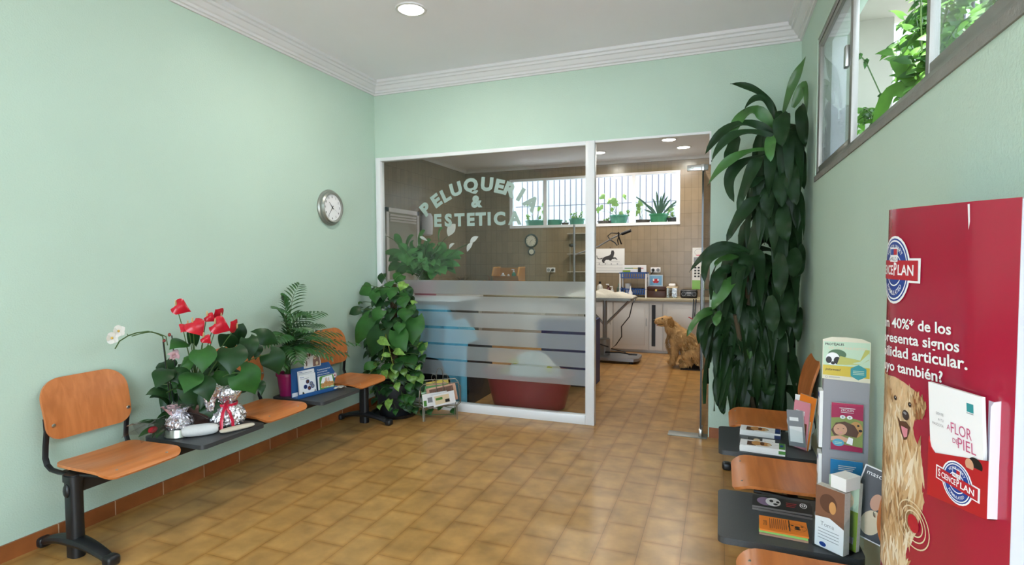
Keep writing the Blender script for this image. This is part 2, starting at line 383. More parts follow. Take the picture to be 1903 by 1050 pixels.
DRAC = [([0.397, 4.25, 2.446], [0.457, 4.19, 2.652], [0.595, 4.15, 2.784], 0.066), ([0.345, 4.2, 2.426], [0.233, 4.14, 2.575], [0.051, 4.1, 2.642], 0.058), ([0.332, 4.1, 2.378], [0.239, 4.04, 2.509], [0.134, 4.0, 2.429], 0.054), ([0.449, 4.2, 2.466], [0.542, 4.14, 2.584], [0.595, 4.1, 2.353], 0.101), ([0.372, 4.05, 2.399], [0.362, 3.99, 2.301], [0.361, 3.95, 2.165], 0.111), ([0.483, 4.1, 2.45], [0.5, 4.04, 2.324], [0.508, 4.0, 2.157], 0.113), ([0.327, 4.1, 2.315], [0.171, 4.04, 2.429], [0.043, 4.0, 2.237], 0.099), ([0.323, 4.05, 2.268], [0.088, 3.99, 2.337], [-0.105, 3.95, 2.144], 0.077), ([0.331, 4.0, 2.232], [0.088, 3.94, 2.264], [-0.062, 3.9, 2.088], 0.069), ([0.264, 4.0, 2.163], [0.067, 3.94, 2.105], [-0.084, 3.9, 1.931], 0.069), ([0.268, 4.05, 2.135], [0.069, 3.99, 2.025], [0.082, 3.95, 1.818], 0.084), ([0.242, 4.0, 2.115], [0.183, 3.94, 2.011], [0.099, 3.9, 1.764], 0.089), ([0.308, 4.0, 2.246], [0.293, 3.94, 2.174], [0.292, 3.9, 2.065], 0.076), ([0.338, 4.05, 2.067], [0.357, 3.99, 1.934], [0.367, 3.95, 1.776], 0.104), ([0.427, 4.05, 2.123], [0.423, 3.99, 1.955], [0.454, 3.95, 1.785], 0.104), ([0.516, 4.15, 2.172], [0.511, 4.09, 2.05], [0.519, 4.05, 1.896], 0.107), ([0.311, 4.05, 1.957], [0.285, 3.99, 1.839], [0.295, 3.95, 1.699], 0.098), ([0.251, 4.0, 1.866], [0.141, 3.94, 1.753], [0.038, 3.9, 1.56], 0.096), ([0.382, 4.0, 1.799], [0.378, 3.94, 1.672], [0.393, 3.9, 1.548], 0.103), ([0.59, 4.3, 2.375], [0.618, 4.24, 2.206], [0.582, 4.2, 1.999], 0.089), ([0.093, 4.15, 2.308], [0.069, 4.09, 2.194], [0.033, 4.05, 2.074], 0.1), ([0.304, 4.05, 1.995], [0.209, 3.99, 1.954], [0.151, 3.95, 1.89], 0.063), ([0.183, 4.0, 1.484], [-0.01, 3.94, 1.519], [-0.196, 3.9, 1.354], 0.077), ([0.156, 3.95, 1.49], [-0.047, 3.89, 1.471], [-0.096, 3.85, 1.288], 0.085), ([0.122, 4.05, 1.457], [0.017, 3.99, 1.443], [-0.034, 3.95, 1.395], 0.053), ([0.134, 4.05, 1.485], [0.159, 3.99, 1.388], [0.095, 3.95, 1.306], 0.105), ([0.07, 4.0, 1.374], [-0.008, 3.94, 1.333], [-0.019, 3.9, 1.205], 0.089), ([0.109, 4.0, 1.305], [0.032, 3.94, 1.251], [-0.05, 3.9, 1.094], 0.104), ([0.358, 3.95, 1.482], [0.36, 3.89, 1.35], [0.357, 3.85, 1.202], 0.1), ([0.446, 4.05, 1.509], [0.453, 3.99, 1.415], [0.438, 3.95, 1.323], 0.105), ([0.008, 3.95, 1.07], [-0.12, 3.89, 1.044], [-0.216, 3.85, 0.893], 0.066), ([0.021, 3.95, 1.057], [-0.094, 3.89, 1.018], [-0.137, 3.85, 0.841], 0.07), ([0.035, 3.95, 0.988], [-0.068, 3.89, 0.963], [-0.09, 3.85, 0.734], 0.088), ([0.008, 3.95, 1.084], [-0.017, 3.89, 1.048], [-0.016, 3.85, 0.998], 0.059), ([0.247, 3.95, 1.146], [0.232, 3.89, 1.07], [0.232, 3.85, 0.948], 0.091), ([0.304, 3.9, 1.204], [0.313, 3.84, 1.091], [0.317, 3.8, 0.978], 0.096), ([0.136, 3.95, 1.061], [0.123, 3.89, 0.985], [0.16, 3.85, 0.871], 0.095), ([0.048, 4.0, 1.025], [0.023, 3.94, 0.947], [0.049, 3.9, 0.857], 0.059), ([0.197, 3.9, 0.987], [0.207, 3.84, 0.915], [0.196, 3.8, 0.749], 0.08), ([0.275, 3.95, 0.903], [0.273, 3.89, 0.804], [0.272, 3.85, 0.678], 0.095), ([0.062, 3.95, 0.837], [0.025, 3.89, 0.734], [0.039, 3.85, 0.606], 0.076), ([0.164, 3.95, 0.842], [0.1, 3.89, 0.766], [0.063, 3.85, 0.663], 0.103), ([0.0, 3.95, 0.637], [-0.011, 3.89, 0.524], [0.003, 3.85, 0.398], 0.066), ([0.041, 3.95, 0.5], [0.022, 3.89, 0.43], [0.035, 3.85, 0.353], 0.066), ([0.345, 4.0, 0.611], [0.316, 3.94, 0.567], [0.338, 3.9, 0.511], 0.104), ([0.143, 4.0, 0.609], [0.129, 3.94, 0.552], [0.142, 3.9, 0.494], 0.089), ([0.524, 4.1, 1.536], [0.494, 4.04, 1.428], [0.467, 4.0, 1.321], 0.114), ([0.562, 4.15, 1.11], [0.507, 4.09, 1.018], [0.492, 4.05, 0.885], 0.093), ([0.399, 4.0, 1.078], [0.382, 3.94, 0.99], [0.374, 3.9, 0.895], 0.104), ([0.468, 4.1, 1.249], [0.427, 4.04, 1.116], [0.449, 4.0, 0.985], 0.107), ([0.245, 4.0, 0.617], [0.217, 3.94, 0.573], [0.229, 3.9, 0.488], 0.089)]
POTH = [([-3.001, 4.44, 1.314], [-2.984, 4.4, 1.213], 0.078), ([-2.785, 4.42, 1.308], [-2.819, 4.38, 1.223], 0.123), ([-3.166, 4.34, 1.199], [-3.028, 4.3, 1.103], 0.127), ([-3.078, 4.19, 0.989], [-3.249, 4.15, 0.945], 0.086), ([-2.82, 4.14, 1.001], [-2.875, 4.1, 0.893], 0.121), ([-2.952, 4.14, 0.921], [-3.068, 4.1, 0.663], 0.157), ([-2.797, 4.09, 0.822], [-2.862, 4.05, 0.586], 0.203), ([-2.521, 4.19, 0.93], [-2.508, 4.15, 0.699], 0.202), ([-2.559, 4.14, 1.015], [-2.551, 4.1, 0.905], 0.139), ([-2.78, 4.04, 0.755], [-2.637, 4.0, 0.708], 0.071), ([-2.591, 4.09, 0.898], [-2.583, 4.05, 0.803], 0.101), ([-2.625, 4.04, 0.662], [-2.486, 4.0, 0.637], 0.059), ([-2.672, 4.04, 0.619], [-2.732, 4.0, 0.616], 0.041), ([-2.848, 4.04, 0.527], [-2.917, 4.0, 0.476], 0.077), ([-2.714, 4.19, 1.185], [-2.737, 4.15, 1.084], 0.092), ([-2.633, 4.24, 1.239], [-2.657, 4.2, 1.165], 0.093), ([-2.62, 4.19, 1.118], [-2.581, 4.15, 1.014], 0.116), ([-2.943, 4.24, 1.165], [-2.917, 4.2, 1.042], 0.111), ([-2.978, 4.19, 0.971], [-2.984, 4.15, 0.891], 0.086), ([-2.859, 4.34, 1.246], [-2.818, 4.3, 1.178], 0.101), ([-2.466, 4.14, 1.085], [-2.473, 4.1, 1.054], 0.054), ([-2.962, 4.29, 1.076], [-2.853, 4.25, 0.997], 0.1), ([-3.204, 4.34, 1.045], [-3.218, 4.3, 1.019], 0.057), ([-2.639, 4.09, 0.829], [-2.509, 4.05, 0.654], 0.167), ([-2.596, 4.04, 0.557], [-2.541, 4.0, 0.488], 0.1), ([-2.599, 4.04, 0.383], [-2.559, 4.0, 0.315], 0.059), ([-2.771, 4.09, 0.468], [-2.73, 4.05, 0.398], 0.072), ([-2.772, 4.04, 0.301], [-2.762, 4.0, 0.244], 0.053), ([-2.538, 4.19, 0.231], [-2.531, 4.15, 0.159], 0.067), ([-2.745, 4.14, 0.198], [-2.736, 4.1, 0.105], 0.066), ([-2.603, 4.14, 0.169], [-2.563, 4.1, 0.142], 0.06), ([-2.675, 4.14, 0.121], [-2.658, 4.1, 0.065], 0.048), ([-2.843, 4.14, 0.147], [-2.825, 4.1, 0.104], 0.048), ([-2.538, 4.24, 0.122], [-2.508, 4.2, 0.066], 0.062), ([-2.43, 4.44, 0.08], [-2.329, 4.4, 0.114], 0.065), ([-2.511, 4.44, 0.058], [-2.473, 4.4, 0.001], 0.078), ([-2.531, 4.39, 0.055], [-2.541, 4.35, 0.008], 0.064), ([-2.322, 4.54, 0.057], [-2.271, 4.5, 0.001], 0.066), ([-2.545, 4.14, 0.359], [-2.506, 4.1, 0.296], 0.072), ([-2.469, 4.24, 0.598], [-2.416, 4.2, 0.54], 0.074), ([-2.499, 4.24, 0.679], [-2.399, 4.2, 0.649], 0.074), ([-2.481, 4.29, 0.7], [-2.475, 4.25, 0.596], 0.088), ([-2.458, 4.14, 0.521], [-2.404, 4.1, 0.492], 0.06)]
LILY = [([-3.244, 5.15, 1.574], [-3.263, 5.05, 1.718], 0.061), ([-3.184, 5.15, 1.511], [-3.024, 5.05, 1.703], 0.091), ([-3.015, 5.15, 1.551], [-2.884, 5.05, 1.751], 0.096), ([-2.778, 5.15, 1.631], [-2.678, 5.05, 1.767], 0.081), ([-3.148, 5.15, 1.468], [-3.413, 5.05, 1.512], 0.081), ([-3.112, 5.15, 1.468], [-3.217, 5.05, 1.603], 0.081), ([-2.968, 5.15, 1.467], [-2.816, 5.05, 1.649], 0.111), ([-2.874, 5.15, 1.446], [-2.703, 5.05, 1.546], 0.111), ([-2.804, 5.15, 1.425], [-2.469, 5.05, 1.465], 0.071), ([-2.828, 5.15, 1.415], [-2.436, 5.05, 1.504], 0.091), ([-2.828, 5.15, 1.363], [-2.481, 5.05, 1.375], 0.091), ([-3.052, 5.15, 1.447], [-2.854, 5.05, 1.314], 0.061), ([-3.185, 5.15, 1.447], [-3.341, 5.05, 1.427], 0.111), ([-3.21, 5.15, 1.363], [-3.343, 5.05, 1.322], 0.111), ([-2.969, 5.15, 1.415], [-2.866, 5.05, 1.345], 0.121), ([-2.898, 5.15, 1.384], [-2.774, 5.05, 1.304], 0.132), ([-3.063, 5.15, 1.51], [-3.037, 5.05, 1.632], 0.081), ([-2.722, 5.15, 1.487], [-2.725, 5.05, 1.597], 0.101), ([-3.124, 5.15, 1.426], [-3.185, 5.05, 1.302], 0.081), ([-2.805, 5.15, 1.322], [-2.821, 5.05, 1.233], 0.091)]
LILYF = [([-2.591, 5.0, 1.683], [-2.507, 5.0, 1.804], 0.09), ([-2.346, 5.0, 1.601], [-2.255, 5.0, 1.672], 0.05), ([-2.319, 5.0, 1.61], [-2.379, 5.0, 1.523], 0.045), ([-2.833, 5.0, 1.638], [-2.925, 5.0, 1.684], 0.03), ([-2.581, 5.0, 1.554], [-2.52, 5.0, 1.608], 0.03), ([-3.322, 5.0, 1.697], [-3.37, 5.0, 1.734], 0.03)]
# ------------------------------------------------------------------ the place: sizes
XL, XR, YB, YF, CZ = -3.218, .551, 4.657, -1.6, 3.18
SXL, SXR, SYB, SCZ = -4.33, .62, 9.05, 3.04          # grooming room behind the glass

M_wall = mat('mint_plaster', (.512, .656, .556), .6, var=.025, scale=1.2, bump=.20, bscale=110)
M_ceil = mat('ceiling_paint', (.88, .86, .92), .8, var=.02, scale=1)
M_white = mat('white_paint', (.74, .73, .75), .45)
M_frame = mat('white_lacquered_aluminium', (.80, .80, .82), .32)
M_alu = mat('anodised_aluminium', '#8f8c86', .38, .55, bump=.05, bscale=200)
M_sill = mat('grey_cement', '#83827c', .8, var=.12, scale=14, bump=.2, bscale=90)
M_steel = mat('brushed_steel', '#b5b5b2', .28, 1.0)
M_chrome = mat('chrome', '#d8d8da', .12, 1.0)
M_black = mat('black_powder_coat', '#17181c', .42, bump=.06, bscale=400)
M_blackpl = mat('black_plastic', '#1c1d20', .35)
M_base = tilemat('terracotta_skirting', '#9a5a30', '#8c4d27', '#c8a98d', .287, .6, .003, True, .38, off=(.234 - .287 * 0, .3, 0), offset=0.0, mott=.22, plane='ZY')
M_floor = tilemat('stoneware_floor_tiles', '#b98d54', '#b0844c', '#96733f', .29, .2, .0018, True, .30, off=(.091, .165, 0), mott=.22, edge=('#eee3d2', .03))
M_stile = tilemat('beige_wall_tiles', '#8f7d64', '#87755d', '#6b5d4a', .103, .2, .0022, False, .25, off=(.02, .05, 0), offset=0.0, mott=.05, plane='XZ')
M_stileL = tilemat('beige_wall_tiles_side', '#8f7d64', '#87755d', '#6b5d4a', .103, .2, .0022, False, .25, off=(.02, .05, 0), offset=0.0, mott=.05, plane='YZ')
M_glass = glass('clear_glass', (.93, .955, .95), 1.5)
M_gedge = mat('green_glass_edge', '#0c1512', .1)
M_frost = frosted('frosted_film', (.84, .89, .91), rough=.34, white=.30)
M_letter = mat('frosted_lettering', '#94a79f', .6)
M_wood = woodmat('orange_beech', '#c0703a', '#d48248', .3, 'Y', 7)
M_woodz = woodmat('orange_beech_upright', '#bd6f3c', '#d0804a', .33, 'Z', 7)
M_table = mat('dark_grey_laminate', '#3a3d40', .42, var=.15, scale=300, bump=.04, bscale=500)
M_paper = mat('white_paper', '#e9e8e6', .5)
M_papers = mat('paper_edges', '#cfc9c2', .7, var=.1, scale=150)
M_acr = glass('clear_acrylic', (.95, .97, .97), 1.35, 0.03, .6)
M_acrw = frosted('milky_acrylic', (.70, .70, .74), rough=.2, white=.55)
def pc(name, h, rough=.45): return mat(name, h, rough)
K_black = pc('ink_black', '#17171a'); K_white = pc('ink_white', '#efeef0'); K_grey = pc('ink_grey', '#8b8c92')
K_red = pc('ink_red', '#b5202f'); K_mag = pc('ink_magenta', '#b01f52'); K_blue = pc('ink_blue', '#1d3f8f'); K_cyan = pc('ink_cyan', '#2385c0')
K_teal = pc('ink_teal', '#2f8f96'); K_yel = pc('ink_yellow', '#cdb338'); K_grn = pc('ink_green', '#4f8a3c'); K_lime = pc('ink_lime', '#8aa52f')
K_skin = pc('ink_skin', '#cf9c80'); K_brn = pc('ink_brown', '#6b4026'); K_hair = pc('ink_hair', '#5a3b2c'); K_gold = pc('ink_golden_fur', '#c79158')
K_cream = pc('ink_cream', '#e3cfae'); K_pale = pc('ink_pale_green', '#bcd3ba'); K_orng = pc('ink_orange', '#e07a1f'); K_pink = pc('ink_pink', '#d98a98'); K_sage = pc('ink_meadow', '#8f9a55')
K_navy = pc('ink_navy', '#20305e')

# ------------------------------------------------------------------ structure
struct(MB().b2((-5.2, -1.6, -.12), (1.2, 9.6, 0), M_floor).build('floor', smooth=0), 'floor of brown mottled stoneware tiles in staggered rows')
struct(MB().b2((XL - .1, YF, CZ), (XR + .1, YB + .1, CZ + .12), M_ceil).build('ceiling', smooth=0))
struct(MB().b2((SXL - .1, YB + .1, SCZ), (SXR + .1, SYB + .1, SCZ + .12), M_ceil).build('ceiling_salon', smooth=0))
struct(MB().b2((XL - .16, YF, 0), (XL, YB, CZ), M_wall).build('wall_left', smooth=0))
WY0, WY1, WZ0, WZ1 = .25, 3.92, 1.955, 2.80
w = MB()
w.b2((XR, YF, 0), (XR + .16, YB, WZ0), M_wall); w.b2((XR, YF, WZ1), (XR + .16, YB, CZ), M_wall)
w.b2((XR, YF, WZ0), (XR + .16, WY0, WZ1), M_wall); w.b2((XR, WY1, WZ0), (XR + .16, YB, WZ1), M_wall)
struct(w.build('wall_right', smooth=0))
q = MB(); q.b2((XR + .078, WY1 - .004, WZ0), (XR + .158, WY1, WZ1), M_white); q.b2((XR + .078, WY0, WZ0 - .001), (XR + .158, WY1, WZ0 + .003), M_white); struct(q.build('trim_5', smooth=0))
w = MB()
w.b2((SXL - .1, YB, 2.45), (SXR + .1, YB + .1, CZ + .05), M_wall); w.b2((-.078, YB, 0), (SXR + .1, YB + .1, 2.45), M_wall)
w.b2((SXL - .1, YB, 0), (-3.203, YB + .1, 2.45), M_wall)
struct(w.build('wall_back', smooth=0))
w = MB()
for lo, hi in (((XL - .16, 0), (-1.9, CZ)), ((.4, 0), (XR + .16, CZ)), ((-1.9, 2.62), (.4, CZ))):
    w.b2((lo[0], YF - .16, lo[1]), (hi[0], YF, hi[1]), M_wall)
struct(w.build('wall_front', smooth=0))
struct(MB().b2((SXL - .1, YB + .1, 0), (SXL, SYB, SCZ), M_stileL).build('wall_salon_left', smooth=0))
struct(MB().b2((SXR, YB + .1, 0), (SXR + .1, SYB, SCZ), M_stileL).build('wall_salon_right', smooth=0))
w = MB(); a0, a1, c0, c1 = -3.47, -.60, 1.98, 2.83
w.b2((SXL - .1, SYB, 0), (SXR + .1, SYB + .14, c0), M_stile); w.b2((SXL - .1, SYB, c1), (SXR + .1, SYB + .14, SCZ), M_stile)
w.b2((SXL - .1, SYB, c0), (a0, SYB + .14, c1), M_stile); w.b2((a1, SYB, c0), (SXR + .1, SYB + .14, c1), M_stile)
struct(w.build('wall_salon_back', smooth=0))
# pavement outside, seen by the daylight only
M_pave = mat('pavement', '#b0b1b3', .9)
w = MB(); w.b2((-30, -30, -.2), (30, -1.6, -.12), M_pave); w.b2((-30, 9.6, -.2), (30, 30, -.12), M_pave); w.b2((1.2, -1.6, -.2), (30, 9.6, -.12), M_pave); w.b2((-30, -1.6, -.2), (-5.2, 9.6, -.12), M_pave)
struct(w.build('ground', smooth=0))
struct(MB().b2((-10, 13, -.12), (5, 13.2, 8.5), mat('sky_screen_grey', (.185, .195, .215), .9, var=.06, scale=.8)).build('wall_sky_screen', smooth=0))
# cornice
prof = [(0, 3.06), (.014, 3.06), (.018, 3.072), (.032, 3.076), (.034, 3.094), (.046, 3.10), (.06, 3.116), (.066, 3.128), (.08, 3.132), (.084, 3.15), (.1, 3.156), (.104, 3.18)]
def cornice(name, prof, x0, x1, y0, y1):
    vs = []; n = len(prof)
    for d, z in prof: vs += [(x0 + d, y0, z), (x0 + d, y1 - d, z), (x1 - d, y1 - d, z), (x1 - d, y0, z)]
    fs = [(4 * i + k, 4 * i + k + 1, 4 * i + k + 5, 4 * i + k + 4) for i in range(n - 1) for k in range(3)]
    return struct(MB().add(vs, fs, M_white).build(name, smooth=20))
cornice('trim_1', prof, XL, XR, YF, YB)
cornice('trim_2', [(0, 2.99), (.02, 2.99), (.03, 3.02), (.05, 3.04)], SXL, SXR, YB + .1, SYB)
# skirtings
struct(MB().b2((XL, YF, 0), (XL + .012, YB, .082), M_base).build('baseboard_left', smooth=0))
struct(MB().b2((XR - .012, YF, 0), (XR, YB, .082), M_base).build('baseboard_right', smooth=0))
struct(MB().b2((-.07, YB - .012, 0), (XR - .012, YB, .082), mat('terracotta', '#93532b', .4, var=.2, scale=12)).build('baseboard_back', smooth=0))

# ------------------------------------------------------------------ window_1: the glass partition
g = thing('window_1', 'white framed glass partition with frosted stripes and arched lettering', None); struct(g)
f = MB(); y0, y1 = YB - .018, YB + .055
f.b2((-3.203, y0, 0), (-3.150, y1, 2.45), M_frame, .003); f.b2((-3.15, y0, 2.416), (-1.086, y1, 2.45), M_frame, .003)
f.b2((-3.15, y0, 0), (-1.086, y1, .079), M_frame, .003); f.b2((-1.086, y0, 0), (-1.007, y1, 2.45), M_frame, .003)
f.b2((-1.007, YB - .006, 2.432), (-.078, y1, 2.45), M_frame); f.b2((-.090, YB - .004, 2.19), (-.077, y1, 2.44), M_frame)
f.build('frame', g, smooth=30)
MB().b2((-3.15, YB + .014, .079), (-1.086, YB + .022, 2.416), M_glass).build('glass_pane', g, smooth=0)
MB().b2((-1.007, YB + .014, 2.165), (-.09, YB + .022, 2.432), M_glass).build('transom_pane', g, smooth=0)
for z0, z1 in ((1.117, 1.248), (.964, 1.099), (.807, .944), (.646, .782), (.493, .625), (.333, .474)):
    MB().add([(-3.15, YB + .0125, z0), (-1.086, YB + .0125, z0), (-1.086, YB + .0125, z1), (-3.15, YB + .0125, z1)], [(0, 1, 2, 3)], M_frost).build('frosted_band', g, smooth=0)
p = Print(plane_map((0, YB + .0125, 0), (1, 0, 0), (0, 0, 1), (0, -1, 0)))
for ch, x, z, a in (('P', -2.662, 1.937, 40), ('E', -2.545, 2.013, 33), ('L', -2.445, 2.060, 26), ('U', -2.335, 2.112, 15), ('Q', -2.181, 2.142, 3), ('U', -2.015, 2.142, -6), ('E', -1.89, 2.115, -14), ('R', -1.783, 2.078, -24), ('I', -1.683, 2.03, -33), ('A', -1.582, 1.95, -41)):
    a = R(a); h = .118
    p.text(ch, x + h / 2 * math.sin(a), z - h / 2 * math.cos(a), h, M_letter, 1, 'C', a, .055, 1.1)
p.text('&', -2.12, 1.935, .105, M_letter, 1, 'C', 0, .055, 1.05)
for ch, x in zip('ESTETICA', (-2.529, -2.417, -2.300, -2.182, -2.082, -1.996, -1.893, -1.745)): p.text(ch, x, 1.765, .115, M_letter, 1, 'C', 0, .05, 1.02)
p.build('lettering', g, smooth=0)

# ------------------------------------------------------------------ door_1: open glass door
d = thing('door_1', 'open frameless glass door with tall chrome bar handles', None, (-.135, 4.64, 0), R(-2.7)); struct(d)
lf = MB()
lf.b2((-.006, 0, .012), (.006, .85, 2.15), M_glass)
lf.b2((-.0065, -.004, .012), (.0065, 0, 2.15), M_gedge); lf.b2((-.0065, .85, .012), (.0065, .854, 2.15), M_gedge)
lf.build('glass_leaf', d, smooth=0)
for sx in (-1, 1):
    h = MB(); h.tube([(sx * .06, .79, .40), (sx * .06, .79, 1.30)], .016, M_chrome, 12)
    for z in (.55, 1.15): h.tube([(sx * .005, .79, z), (sx * .06, .79, z)], .008, M_chrome)
    h.build('handle', d)
MB().box((0, .03, 2.165), (.026, .12, .05), M_steel, .003).build('top_pivot', d)
MB().box((0, .05, .035), (.026, .14, .06), M_steel, .003).build('bottom_pivot', d)
t = thing('door_2', 'pale door with louvred top in the grooming room side wall', None); struct(t)
dm = mat('grey_door', '#9b998f', .5); q = MB()
q.b2((SXL, 6.47, 0), (SXL + .03, 6.53, 2.17), M_white); q.b2((SXL, 7.29, 0), (SXL + .03, 7.35, 2.17), M_white); q.b2((SXL, 6.47, 2.11), (SXL + .03, 7.35, 2.17), M_white)
q.build('frame', t, 0)
q = MB(); q.b2((SXL, 6.53, .01), (SXL + .018, 7.29, 2.11), dm)
for k in range(3): q.box((SXL + .024, 6.91, 2.07 - .04 * k), (.012, .70, .022), M_white, rot=(0, R(25), 0))
q.build('leaf', t, 0)
q = MB(); q.tube([(SXL + .02, 7.22, 1.0), (SXL + .06, 7.22, 1.0), (SXL + .06, 7.12, 1.0)], .008, M_steel); q.build('handle', t)
o = MB().b2((-.388, 4.60, 0), (-.085, 4.72, .006), mat('worn_steel', '#8b8d88', .5, .6), .001).build('threshold_plate'); tag(o, 'steel floor plate of the glass door pivot set in the tiles', 'floor plate')
o = thing('patch_fitting', 'steel patch fitting at the transom glass corner above the open door', 'patch fitting', (-.178, YB + .01, 2.17))
MB().box((0, 0, 0), (.16, .034, .044), M_steel, .003).build('plate', o)
for x in (-.04, .04): q = MB(); q.lathe([(.0, .004), (.009, .004), (.009, 0)], M_chrome, (x, -.017, 0), 12, axis=(0, -1, 0)); q.build('screw', o)

# ------------------------------------------------------------------ window_2: high window in the right wall
g = thing('window_2', 'high aluminium sliding window in the right wall, one leaf slid open', None); struct(g)
xa, xb = XR + .004, XR + .075
f = MB()
f.b2((XR - .006, WY0, WZ0 - .032), (xb, WY1 + .01, WZ0), M_sill); f.build('sill', g, 0)
f = MB()
f.b2((xa, WY0, WZ0), (xb, WY1, WZ0 + .022), M_alu); f.b2((xa, WY0, WZ1 - .03), (xb, WY1, WZ1), M_alu)
f.b2((xa + .001, WY1 - .035, WZ0 + .02), (xb - .001, WY1 - .001, WZ1 - .028), M_alu); f.b2((xa + .001, WY0 + .001, WZ0 + .02), (xb - .001, WY0 + .035, WZ1 - .028), M_alu)
f.build('frame', g, 0)
def sash(y0, y1, x0, name='sash', lock=False):
    s = MB(); z0, z1 = WZ0 + .022, WZ1 - .03; b = .032
    s.b2((x0, y0, z0), (x0 + .026, y0 + .05, z1), M_alu, .002); s.b2((x0, y1 - .03, z0), (x0 + .026, y1, z1), M_alu, .002)
    s.b2((x0 + .002, y0 + .003, z0 + .001), (x0 + .024, y1 - .003, z0 + b), M_alu, .002); s.b2((x0 + .002, y0 + .003, z1 - b), (x0 + .024, y1 - .003, z1 - .001), M_alu, .002)
    o = s.build(name, g, 30)
    MB().b2((x0 + .011, y0 + .04, z0 + b - .01), (x0 + .015, y1 - .02, z1 - b + .01), M_glass).build('glass_pane', o, 0)
    if lock:
        q = MB(); q.box((x0 - .008, y0 + .075, z0 + .42), (.02, .045, .10), M_steel, .004); q.build('latch', o)
sash(2.955, WY1 - .03, xa + .002, lock=True); sash(1.02, 1.965, xa + .002); sash(WY0 + .03, 1.08, xa + .034)
# planter box with grille outside the high window
M_ext = mat('whitewashed_render', '#918f82', .8, var=.05, scale=3)
q = MB(); q.b2((XR + .159, .0, WZ0 - .12), (1.25, 4.2, WZ0 - .02), M_ext); q.b2((XR + .16, 4.2, WZ0 - .12), (1.02, 4.32, 3.3), M_ext); q.b2((XR + .16, 3.25, 2.98), (1.2, 4.32, 3.1), M_ext)
struct(q.build('trim_3', smooth=0))
gr = thing('window_grille', 'dark iron bars outside the high window on the right', 'grille', (1.14, 0, 0))
for k in range(38):
    MB().tube([(0, .12 + .108 * k, WZ0 - .02), (0, .12 + .108 * k, 2.98)], .009, M_black, 6).build('bar', gr)
q = MB(); q.b2((-.006, .05, 2.05), (.006, 4.2, 2.08), M_black); q.b2((-.006, .05, 2.85), (.006, 4.2, 2.88), M_black); q.build('rail', gr, 0)

# ------------------------------------------------------------------ window_3: barred window of the grooming room
g = thing('window_3', 'long barred window above the grooming room counter', None); struct(g)
f = MB(); yb = SYB - .012
f.b2((a0, yb, c0), (a1, SYB + .06, c0 + .045), M_frame); f.b2((a0, yb, c1 - .04), (a1, SYB + .06, c1), M_frame)
for x in (a0 + .025, -2.823, -2.04, -1.322, a1 - .03): f.b2((x - .028, yb + .002, c0), (x + .028, SYB + .058, c1), M_frame)
f.build('frame', g, 0)
for x0_, x1_ in ((a0 + .05, -2.85), (-2.8, -2.07), (-2.01, -1.35), (-1.295, a1 - .06)):
    MB().b2((x0_, SYB + .02, c0 + .045), (x1_, SYB + .024, c1 - .04), M_glass).build('glass_pane', g, 0)
q = MB(); q.b2((a0 - .1, SYB + .14, c0 - .1), (a1 + .1, SYB + .62, c0 - .02), M_ext); struct(q.build('trim_4', smooth=0))
gr = thing('window_grille', 'thin grey bars outside the grooming room window', 'grille', (0, SYB + .56, 0))
M_bar = mat('grey_bar_paint', '#4a4858', .5)
for k in range(29):
    x = a0 + .03 + k * .102; MB().tube([(x, 0, c0 - .02), (x, 0, c1 + .15)], .0085, M_bar, 6).build('bar', gr)
q = MB(); q.b2((a0 - .1, -.004, 2.40), (a1 + .1, .004, 2.412), M_bar); q.b2((a0 - .1, -.004, c1 + .13), (a1 + .1, .004, c1 + .16), M_bar); q.build('rail', gr, 0)

# ------------------------------------------------------------------ lamps
E_lamp = emis('lamp_diffuser', '#fff8ea', 14.0)
def downlight(x, y, z, label, energy, r=.088):
    t = thing('ceiling_light', label, 'ceiling light', (x, y, z), 0, 'recessed round ceiling lights')
    MB().lathe([(r, 0), (r + .02, 0), (r + .018, -.008), (r, -.01)], M_white, n=32, cap=False).build('trim_ring', t)
    MB().lathe([(0, -.005), (r, -.005), (r, -.002), (0, -.002)], E_lamp, n=32).build('diffuser', t)
    light('lamp_light', 'AREA', (x, y, z - .02), (0, 0, 0), energy, (1, .95, .86), shape='DISK', size=.17)
downlight(-2.02, 3.375, CZ, 'bright round recessed light in the waiting room ceiling', 9)
downlight(-.664, 7.695, SCZ, 'nearest right round light in the grooming room ceiling', 8.5)
downlight(-.511, 8.30, SCZ, 'round grooming room light closest to the back window, right side', 8.5)
downlight(-1.72, 8.234, SCZ, 'round grooming room light seen beside the white mullion', 8.5)
downlight(-1.93, 7.3, SCZ, 'round grooming room light behind the top corner of the partition glass', 8.5)
# ------------------------------------------------------------------ beam seating
def rrect(x0, y0, x1, y1, r, n=5):
    P = []
    for cx, cy, a in ((x1 - r, y1 - r, 0), (x0 + r, y1 - r, 90), (x0 + r, y0 + r, 180), (x1 - r, y0 + r, 270)):
        for k in range(n + 1): w = R(a + 90 * k / n); P.append((cx + r * math.cos(w), cy + r * math.sin(w)))
    return P
def hw(v, L, w, r0, r1):
    """half width of a rounded plate at fraction v of its length"""
    d0, d1 = v * L, (1 - v) * L; q = w
    if d0 < r0: q = min(q, w - r0 + math.sqrt(max(0, r0 * r0 - (r0 - d0) ** 2)))
    if d1 < r1: q = min(q, w - r1 + math.sqrt(max(0, r1 * r1 - (r1 - d1) ** 2)))
    return q
ease = lambda v: .5 - .5 * math.cos(PI * v)
def seat_P(u, v):
    v = ease(v); x = -.17 + .42 * v; h = hw(v, .42, .197 + .010 * v, .06, .055); y = h * (1 - 2 * u)
    z = .436 - .014 * math.exp(-((x + .03) / .1) ** 2) * (1 - (y / .22) ** 2) + .004 * (y / .2) ** 2
    if x > .17: z -= .030 * ((x - .17) / .08) ** 2
    return (x, y, z)
